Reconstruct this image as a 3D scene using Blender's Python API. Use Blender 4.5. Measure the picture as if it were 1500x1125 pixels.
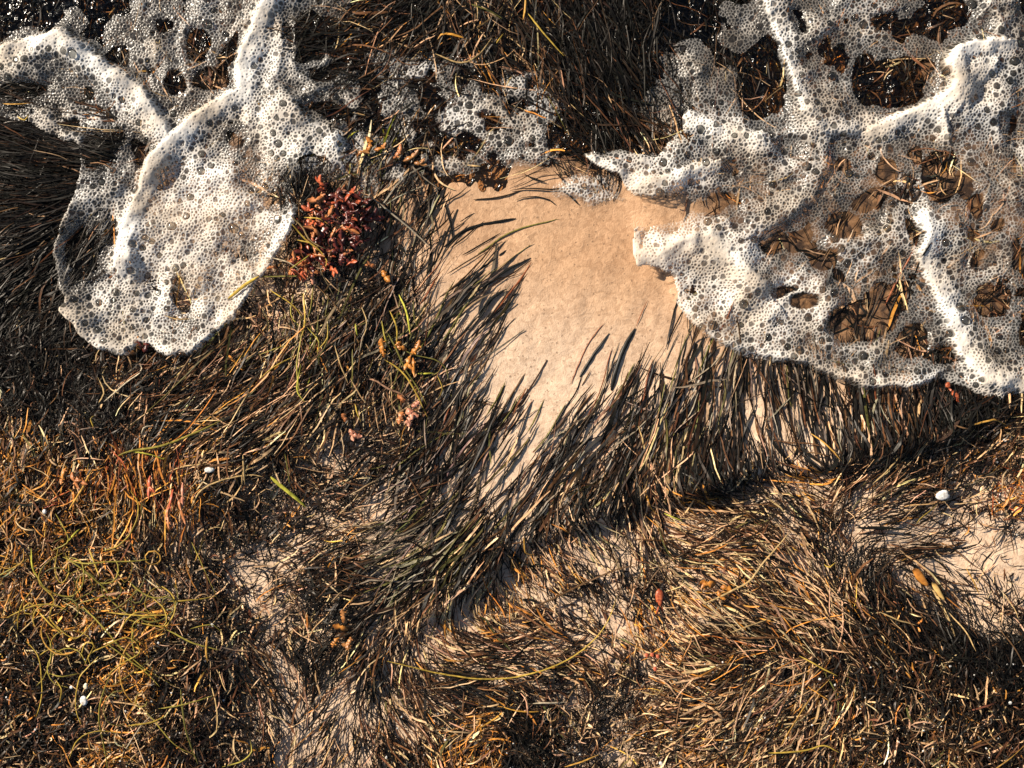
import bpy, math, random
import numpy as np
from mathutils import Vector

random.seed(7)
RNG = np.random.default_rng(11)
for o in list(bpy.data.objects):
    bpy.data.objects.remove(o, do_unlink=True)
scene = bpy.context.scene
COL = scene.collection

# ------------------------------------------------------------------ camera
# the place is 1.5 m x 1.125 m of beach seen from straight above; 1 mm = 1 photo pixel
CAM_H = 2.0
cam_d = bpy.data.cameras.new('camera')
cam = bpy.data.objects.new('camera', cam_d)
COL.objects.link(cam)
cam.location = (0, 0, CAM_H)
cam_d.sensor_width = 36.0
cam_d.lens = 36.0 * (CAM_H - 0.012) / 1.5
cam_d.clip_start = 0.05
cam_d.clip_end = 400
scene.camera = cam

# ------------------------------------------------------------------ world, sun, exposure
SUN_EL = math.radians(30)
SUN_DIR = Vector((-0.88, 0.47, 0)).normalized()      # horizontal direction towards the sun (upper left)
w = bpy.data.worlds.new('World')
scene.world = w
w.use_nodes = True
nt = w.node_tree
nt.nodes.clear()
sky = nt.nodes.new('ShaderNodeTexSky')
sky.sky_type = 'NISHITA'
sky.sun_disc = False
sky.sun_elevation = SUN_EL
sky.sun_rotation = math.atan2(SUN_DIR.x, SUN_DIR.y)
bg = nt.nodes.new('ShaderNodeBackground')
bg.inputs['Strength'].default_value = 0.05
wo = nt.nodes.new('ShaderNodeOutputWorld')
nt.links.new(sky.outputs[0], bg.inputs[0])
nt.links.new(bg.outputs[0], wo.inputs[0])
sun_d = bpy.data.lights.new('sun', 'SUN')
sun_d.energy = 5.0
sun_d.angle = math.radians(0.53)
sun_d.color = (1.0, 0.89, 0.74)
sun = bpy.data.objects.new('sun', sun_d)
COL.objects.link(sun)
sd = Vector((SUN_DIR.x * math.cos(SUN_EL), SUN_DIR.y * math.cos(SUN_EL), math.sin(SUN_EL)))
sun.rotation_euler = sd.to_track_quat('Z', 'Y').to_euler()
sun.location = sd * 4
vs = scene.view_settings
vs.view_transform = 'Standard'
vs.look = 'None'
vs.gamma = 1.0
vs.use_curve_mapping = False
vs.exposure = 1.05
scene.render.engine = 'CYCLES'
scene.cycles.transparent_max_bounces = 16
scene.cycles.max_bounces = 8

# ------------------------------------------------------------------ helpers: coordinates and fields
def wx(px): return (np.asarray(px, float) - 750.0) / 1000.0
def wy(py): return (562.5 - np.asarray(py, float)) / 1000.0

X0, X1, Y0, Y1, ST = -160, 1660, -160, 1285, 4
GXv = np.arange(X0, X1 + 1, ST, dtype=float)
GYv = np.arange(Y0, Y1 + 1, ST, dtype=float)
GX, GY = np.meshgrid(GXv, GYv)

def samp(F, px, py, x0=X0, y0=Y0, st=ST):
    px = np.asarray(px, float); py = np.asarray(py, float)
    u = np.clip((px - x0) / st, 0, F.shape[1] - 1.001)
    v = np.clip((py - y0) / st, 0, F.shape[0] - 1.001)
    i = u.astype(int); j = v.astype(int)
    a = u - i; b = v - j
    return (F[j, i] * (1 - a) * (1 - b) + F[j, i + 1] * a * (1 - b)
            + F[j + 1, i] * (1 - a) * b + F[j + 1, i + 1] * a * b)

def vnoise(px, py, scale, seed):
    r = np.random.default_rng(seed).random((257, 257))
    u = (np.asarray(px, float) + 3000) / scale; v = (np.asarray(py, float) + 3000) / scale
    i = np.floor(u).astype(int); j = np.floor(v).astype(int)
    a = u - i; b = v - j
    a = a * a * (3 - 2 * a); b = b * b * (3 - 2 * b)
    i0 = i % 256; j0 = j % 256; i1 = (i + 1) % 256; j1 = (j + 1) % 256
    return r[j0, i0] * (1 - a) * (1 - b) + r[j0, i1] * a * (1 - b) + r[j1, i0] * (1 - a) * b + r[j1, i1] * a * b

def fbm(px, py, scale, seed, octv=4):
    t = 0; amp = 1; tot = 0
    for k in range(octv):
        t = t + amp * vnoise(px, py, scale / 2 ** k, seed + k); tot += amp; amp *= 0.5
    return t / tot

def sstep(a, b, x):
    t = np.clip((x - a) / (b - a), 0, 1)
    return t * t * (3 - 2 * t)

def inpoly(px, py, poly):
    ins = np.zeros(np.shape(px), bool)
    n = len(poly)
    for k in range(n):
        xa, ya = poly[k]; xb, yb = poly[(k + 1) % n]
        if ya == yb: continue
        c = ((ya > py) != (yb > py)) & (px < (xb - xa) * (py - ya) / (yb - ya) + xa)
        ins ^= c
    return ins

def polydist(px, py, line):
    d = np.full(np.shape(px), 1e9)
    for (xa, ya), (xb, yb) in zip(line[:-1], line[1:]):
        dx, dy = xb - xa, yb - ya
        t = np.clip(((px - xa) * dx + (py - ya) * dy) / (dx * dx + dy * dy + 1e-9), 0, 1)
        d = np.minimum(d, np.hypot(px - xa - t * dx, py - ya - t * dy))
    return d

def blur(F, sig):
    r = int(sig * 3) + 1
    k = np.exp(-0.5 * (np.arange(-r, r + 1) / sig) ** 2); k /= k.sum()
    P = np.pad(F, ((0, 0), (r, r)), mode='edge')
    F = sum(k[q] * P[:, q:q + F.shape[1]] for q in range(2 * r + 1))
    P = np.pad(F, ((r, r), (0, 0)), mode='edge')
    return sum(k[q] * P[q:q + F.shape[0], :] for q in range(2 * r + 1))

# ------------------------------------------------------------------ materials
def new_mat(name):
    m = bpy.data.materials.new(name); m.use_nodes = True
    m.node_tree.nodes.clear()
    return m, m.node_tree.nodes, m.node_tree.links

def out(n, l, sh):
    o = n.new('ShaderNodeOutputMaterial'); l.new(sh, o.inputs['Surface']); return o

def mat_blade(name, rough=0.38, transl=0.10):
    m, n, l = new_mat(name)
    at = n.new('ShaderNodeAttribute'); at.attribute_name = 'Col'
    tc = n.new('ShaderNodeTexCoord')
    ns = n.new('ShaderNodeTexNoise'); ns.inputs['Scale'].default_value = 160; ns.inputs['Detail'].default_value = 3
    l.new(tc.outputs['Object'], ns.inputs['Vector'])
    mr = n.new('ShaderNodeMapRange'); mr.inputs[1].default_value = 0.3; mr.inputs[2].default_value = 0.7
    mr.inputs[3].default_value = 0.55; mr.inputs[4].default_value = 1.35
    l.new(ns.outputs['Fac'], mr.inputs[0])
    mul = n.new('ShaderNodeVectorMath'); mul.operation = 'SCALE'
    l.new(at.outputs['Color'], mul.inputs[0]); l.new(mr.outputs[0], mul.inputs['Scale'])
    b = n.new('ShaderNodeBsdfPrincipled')
    l.new(mul.outputs[0], b.inputs['Base Color'])
    mr2 = n.new('ShaderNodeMapRange'); mr2.inputs[3].default_value = rough - 0.12; mr2.inputs[4].default_value = rough + 0.18
    l.new(ns.outputs['Fac'], mr2.inputs[0]); l.new(mr2.outputs[0], b.inputs['Roughness'])
    b.inputs['IOR'].default_value = 1.36; b.inputs['Specular IOR Level'].default_value = 0.26; b.inputs['Specular Tint'].default_value = (1, 0.94, 0.88, 1)
    t = n.new('ShaderNodeBsdfTranslucent'); l.new(mul.outputs[0], t.inputs['Color'])
    mx = n.new('ShaderNodeMixShader'); mx.inputs[0].default_value = transl
    l.new(b.outputs[0], mx.inputs[1]); l.new(t.outputs[0], mx.inputs[2])
    out(n, l, mx.outputs[0])
    return m

def mat_sand():
    m, n, l = new_mat('sand')
    tc = n.new('ShaderNodeTexCoord')
    at = n.new('ShaderNodeAttribute'); at.attribute_name = 'LitterShade'
    n1 = n.new('ShaderNodeTexNoise'); n1.inputs['Scale'].default_value = 7; n1.inputs['Detail'].default_value = 5
    n2 = n.new('ShaderNodeTexNoise'); n2.inputs['Scale'].default_value = 105; n2.inputs['Detail'].default_value = 3; n2.inputs['Distortion'].default_value = 1.2
    vo = n.new('ShaderNodeTexVoronoi'); vo.inputs['Scale'].default_value = 420
    for q in (n1, n2, vo): l.new(tc.outputs['Object'], q.inputs['Vector'])
    r1 = n.new('ShaderNodeValToRGB')
    r1.color_ramp.elements[0].position = 0.3; r1.color_ramp.elements[0].color = (0.40, 0.235, 0.13, 1)
    r1.color_ramp.elements[1].position = 0.72; r1.color_ramp.elements[1].color = (0.52, 0.33, 0.195, 1)
    l.new(n1.outputs['Fac'], r1.inputs[0])
    wt = n.new('ShaderNodeAttribute'); wt.attribute_name = 'Wet'
    rw = n.new('ShaderNodeMix'); rw.data_type = 'RGBA'; rw.inputs['A'].default_value = (0.58, 0.425, 0.30, 1)
    wa = n.new('ShaderNodeMath'); wa.operation = 'MULTIPLY_ADD'; wa.inputs[1].default_value = 0.5
    l.new(n1.outputs['Fac'], wa.inputs[0]); l.new(wt.outputs['Fac'], wa.inputs[2])
    wm = n.new('ShaderNodeMapRange'); wm.inputs[1].default_value = 0.3; wm.inputs[2].default_value = 1.1
    l.new(wa.outputs[0], wm.inputs[0]); l.new(wm.outputs[0], rw.inputs['Factor']); l.new(r1.outputs[0], rw.inputs['B'])
    r2 = n.new('ShaderNodeValToRGB')  # fine mottle: rippled light through the water film, painted into the sand colour
    r2.color_ramp.elements[0].position = 0.34; r2.color_ramp.elements[0].color = (0.72, 0.66, 0.60, 1)
    r2.color_ramp.elements[1].position = 0.60; r2.color_ramp.elements[1].color = (1.05, 1.04, 1.02, 1)
    l.new(n2.outputs['Fac'], r2.inputs[0])
    mu = n.new('ShaderNodeMix'); mu.data_type = 'RGBA'; mu.blend_type = 'MULTIPLY'; mu.inputs['Factor'].default_value = 0.75
    sub = n.new('ShaderNodeMix'); sub.data_type = 'RGBA'; n4 = n.new('ShaderNodeTexNoise'); n4.inputs['Scale'].default_value = 34; n4.inputs['Detail'].default_value = 5; n4.inputs['Distortion'].default_value = 1.5
    l.new(tc.outputs['Object'], n4.inputs['Vector'])
    r4 = n.new('ShaderNodeValToRGB'); r4.color_ramp.elements[0].position = 0.38; r4.color_ramp.elements[0].color = (0.035, 0.020, 0.012, 1)
    r4.color_ramp.elements[1].position = 0.66; r4.color_ramp.elements[1].color = (0.24, 0.13, 0.062, 1)
    l.new(n4.outputs['Fac'], r4.inputs[0]); l.new(r4.outputs[0], sub.inputs['B'])
    sm = n.new('ShaderNodeMapRange'); sm.inputs[1].default_value = 1.25; sm.inputs[2].default_value = 2.1
    l.new(wa.outputs[0], sm.inputs[0]); l.new(sm.outputs[0], sub.inputs['Factor']); l.new(rw.outputs['Result'], sub.inputs['A'])
    l.new(sub.outputs['Result'], mu.inputs['A']); l.new(r2.outputs[0], mu.inputs['B'])
    # single dark and pale grains
    sp = n.new('ShaderNodeSeparateColor'); l.new(vo.outputs['Color'], sp.inputs[0])
    g1 = n.new('ShaderNodeMapRange'); g1.inputs[1].default_value = 0.975; g1.inputs[2].default_value = 0.985
    l.new(sp.outputs[0], g1.inputs[0])
    mg = n.new('ShaderNodeMix'); mg.data_type = 'RGBA'; mg.inputs['B'].default_value = (0.12, 0.07, 0.04, 1)
    gm = n.new('ShaderNodeMath'); gm.operation = 'MULTIPLY'; gm.inputs[1].default_value = 0.55
    l.new(g1.outputs[0], gm.inputs[0]); l.new(gm.outputs[0], mg.inputs['Factor']); l.new(mu.outputs['Result'], mg.inputs['A'])
    # dark litter under the thick wrack, with the shade between blades painted in
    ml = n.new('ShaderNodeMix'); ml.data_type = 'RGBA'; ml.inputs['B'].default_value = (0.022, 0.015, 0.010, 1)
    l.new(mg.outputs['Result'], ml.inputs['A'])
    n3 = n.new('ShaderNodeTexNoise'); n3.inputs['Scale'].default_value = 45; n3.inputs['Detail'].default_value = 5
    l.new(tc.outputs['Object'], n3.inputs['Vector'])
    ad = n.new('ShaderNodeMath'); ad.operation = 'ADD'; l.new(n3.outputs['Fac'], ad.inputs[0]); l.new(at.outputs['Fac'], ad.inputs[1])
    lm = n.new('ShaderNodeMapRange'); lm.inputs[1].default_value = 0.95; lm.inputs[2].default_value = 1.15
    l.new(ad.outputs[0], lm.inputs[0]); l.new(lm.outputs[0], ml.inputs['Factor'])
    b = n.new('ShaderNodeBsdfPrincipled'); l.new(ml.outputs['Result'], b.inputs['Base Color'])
    b.inputs['Roughness'].default_value = 0.5; b.inputs['IOR'].default_value = 1.38
    bp = n.new('ShaderNodeBump'); bp.inputs['Strength'].default_value = 0.55; bp.inputs['Distance'].default_value = 0.0014
    l.new(n2.outputs['Fac'], bp.inputs['Height'])
    bp2 = n.new('ShaderNodeBump'); bp2.inputs['Strength'].default_value = 0.35; bp2.inputs['Distance'].default_value = 0.0006
    l.new(vo.outputs['Distance'], bp2.inputs['Height']); l.new(bp.outputs[0], bp2.inputs['Normal'])
    l.new(bp2.outputs[0], b.inputs['Normal'])
    out(n, l, b.outputs[0])
    return m

def mat_water():
    m, n, l = new_mat('shallow_water')
    tc = n.new('ShaderNodeTexCoord')
    ns = n.new('ShaderNodeTexNoise'); ns.inputs['Scale'].default_value = 48; ns.inputs['Detail'].default_value = 2; ns.inputs['Distortion'].default_value = 1.0
    l.new(tc.outputs['Object'], ns.inputs['Vector'])
    bp = n.new('ShaderNodeBump'); bp.inputs['Strength'].default_value = 1.0; bp.inputs['Distance'].default_value = 0.014
    l.new(ns.outputs['Fac'], bp.inputs['Height'])
    tr = n.new('ShaderNodeBsdfTransparent'); tr.inputs[0].default_value = (0.86, 0.74, 0.58, 1)
    gl = n.new('ShaderNodeBsdfGlossy'); gl.inputs['Roughness'].default_value = 0.16
    l.new(bp.outputs[0], gl.inputs['Normal'])
    fr = n.new('ShaderNodeFresnel'); fr.inputs['IOR'].default_value = 1.33; l.new(bp.outputs[0], fr.inputs['Normal'])
    mx = n.new('ShaderNodeMixShader'); l.new(fr.outputs[0], mx.inputs[0])
    l.new(tr.outputs[0], mx.inputs[1]); l.new(gl.outputs[0], mx.inputs[2])
    out(n, l, mx.outputs[0])
    return m

def mat_foam():
    m, n, l = new_mat('sea_foam')
    at = n.new('ShaderNodeAttribute'); at.attribute_name = 'Wall'
    tc = n.new('ShaderNodeTexCoord')
    ns = n.new('ShaderNodeTexNoise'); ns.inputs['Scale'].default_value = 14; ns.inputs['Detail'].default_value = 4
    l.new(tc.outputs['Object'], ns.inputs['Vector'])
    cr = n.new('ShaderNodeValToRGB')
    cr.color_ramp.elements[0].position = 0.35; cr.color_ramp.elements[0].color = (0.56, 0.48, 0.39, 1)
    cr.color_ramp.elements[1].position = 0.65; cr.color_ramp.elements[1].color = (0.80, 0.77, 0.72, 1)
    l.new(ns.outputs['Fac'], cr.inputs[0])
    b = n.new('ShaderNodeBsdfPrincipled'); l.new(cr.outputs[0], b.inputs['Base Color'])
    b.inputs['Roughness'].default_value = 0.62; b.inputs['IOR'].default_value = 1.33; b.inputs['Specular IOR Level'].default_value = 0.2
    tl = n.new('ShaderNodeBsdfTranslucent'); l.new(cr.outputs[0], tl.inputs[0])
    m1 = n.new('ShaderNodeMixShader'); m1.inputs[0].default_value = 0.22
    l.new(b.outputs[0], m1.inputs[1]); l.new(tl.outputs[0], m1.inputs[2])
    # bubble films: clear skin with a sharp reflection
    tr = n.new('ShaderNodeBsdfTransparent'); tr.inputs[0].default_value = (0.90, 0.89, 0.87, 1)
    gl = n.new('ShaderNodeBsdfGlossy'); gl.inputs['Roughness'].default_value = 0.3
    fm = n.new('ShaderNodeMixShader'); fm.inputs[0].default_value = 0.04
    l.new(tr.outputs[0], fm.inputs[1]); l.new(gl.outputs[0], fm.inputs[2])
    mx = n.new('ShaderNodeMixShader'); l.new(at.outputs['Fac'], mx.inputs[0])
    l.new(fm.outputs[0], mx.inputs[1]); l.new(m1.outputs[0], mx.inputs[2])
    out(n, l, mx.outputs[0])
    return m

def mat_plain(name, ca, cb, rough, scale=200, transl=0.0, bump=0.3):
    m, n, l = new_mat(name)
    tc = n.new('ShaderNodeTexCoord')
    ns = n.new('ShaderNodeTexNoise'); ns.inputs['Scale'].default_value = scale; ns.inputs['Detail'].default_value = 4
    l.new(tc.outputs['Object'], ns.inputs['Vector'])
    cr = n.new('ShaderNodeValToRGB')
    cr.color_ramp.elements[0].position = 0.35; cr.color_ramp.elements[0].color = (*ca, 1)
    cr.color_ramp.elements[1].position = 0.65; cr.color_ramp.elements[1].color = (*cb, 1)
    l.new(ns.outputs['Fac'], cr.inputs[0])
    b = n.new('ShaderNodeBsdfPrincipled'); l.new(cr.outputs[0], b.inputs['Base Color'])
    b.inputs['Roughness'].default_value = rough
    bp = n.new('ShaderNodeBump'); bp.inputs['Strength'].default_value = bump; bp.inputs['Distance'].default_value = 0.0008
    l.new(ns.outputs['Fac'], bp.inputs['Height']); l.new(bp.outputs[0], b.inputs['Normal'])
    if transl:
        t = n.new('ShaderNodeBsdfTranslucent'); l.new(cr.outputs[0], t.inputs[0])
        mx = n.new('ShaderNodeMixShader'); mx.inputs[0].default_value = transl
        l.new(b.outputs[0], mx.inputs[1]); l.new(t.outputs[0], mx.inputs[2]); out(n, l, mx.outputs[0])
    else:
        out(n, l, b.outputs[0])
    return m

M_BLADE = mat_blade('wet_seagrass')
M_SAND = mat_sand()
M_WATER = mat_water()
M_FOAM = mat_foam()
M_SHELL = mat_plain('white_shell', (0.33, 0.31, 0.28), (0.68, 0.67, 0.64), 0.55, 260)
M_CREAM = mat_plain('cream_shell', (0.55, 0.42, 0.26), (0.75, 0.66, 0.5), 0.45, 350)
M_RED = mat_plain('red_algae', (0.26, 0.045, 0.018), (0.56, 0.13, 0.05), 0.35, 90, 0.22)
M_REDDK = mat_plain('dark_red_algae', (0.045, 0.010, 0.008), (0.12, 0.022, 0.014), 0.35, 90, 0.15)
M_RUST = mat_plain('rust_algae', (0.30, 0.10, 0.03), (0.52, 0.20, 0.07), 0.4, 90, 0.22)
M_PINK = mat_plain('pink_algae', (0.36, 0.13, 0.075), (0.55, 0.25, 0.15), 0.4, 90, 0.2)
M_ORANGE = mat_plain('orange_algae', (0.30, 0.10, 0.015), (0.55, 0.22, 0.035), 0.42, 120, 0.22, 0.3)
M_BROWNALG = mat_plain('brown_algae', (0.20, 0.075, 0.02), (0.45, 0.20, 0.06), 0.35, 110, 0.2)
M_BERRY = mat_plain('red_float', (0.32, 0.06, 0.03), (0.48, 0.13, 0.06), 0.3, 200)

# ------------------------------------------------------------------ object helpers
def np_mesh(name, V, F4, mat, attrs=None, cols=None, smooth=True, F3=None):
    me = bpy.data.meshes.new(name)
    V = np.asarray(V, np.float32)
    me.vertices.add(len(V)); me.vertices.foreach_set('co', V.ravel())
    F4 = np.asarray(F4, np.int32)
    me.loops.add(F4.size); me.loops.foreach_set('vertex_index', F4.ravel())
    me.polygons.add(len(F4))
    me.polygons.foreach_set('loop_start', np.arange(0, F4.size, F4.shape[1], dtype=np.int32))
    me.polygons.foreach_set('use_smooth', np.full(len(F4), smooth))
    me.update(calc_edges=True)
    if attrs:
        for k, v in attrs.items():
            a = me.attributes.new(k, 'FLOAT', 'POINT'); a.data.foreach_set('value', np.asarray(v, np.float32))
    if cols is not None:
        a = me.attributes.new('Col', 'FLOAT_COLOR', 'POINT')
        c = np.ones((len(V), 4), np.float32); c[:, :3] = cols
        a.data.foreach_set('color', c.ravel())
    me.materials.append(mat)
    return me

def link(name, me, parent=None, loc=None):
    o = bpy.data.objects.new(name, me); COL.objects.link(o)
    if parent: o.parent = parent
    if loc is not None: o.location = loc
    return o

def tag(o, label=None, cat=None, group=None, kind=None):
    if label: o['label'] = label
    if cat: o['category'] = cat
    if group: o['group'] = group
    if kind: o['kind'] = kind
    return o

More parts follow.
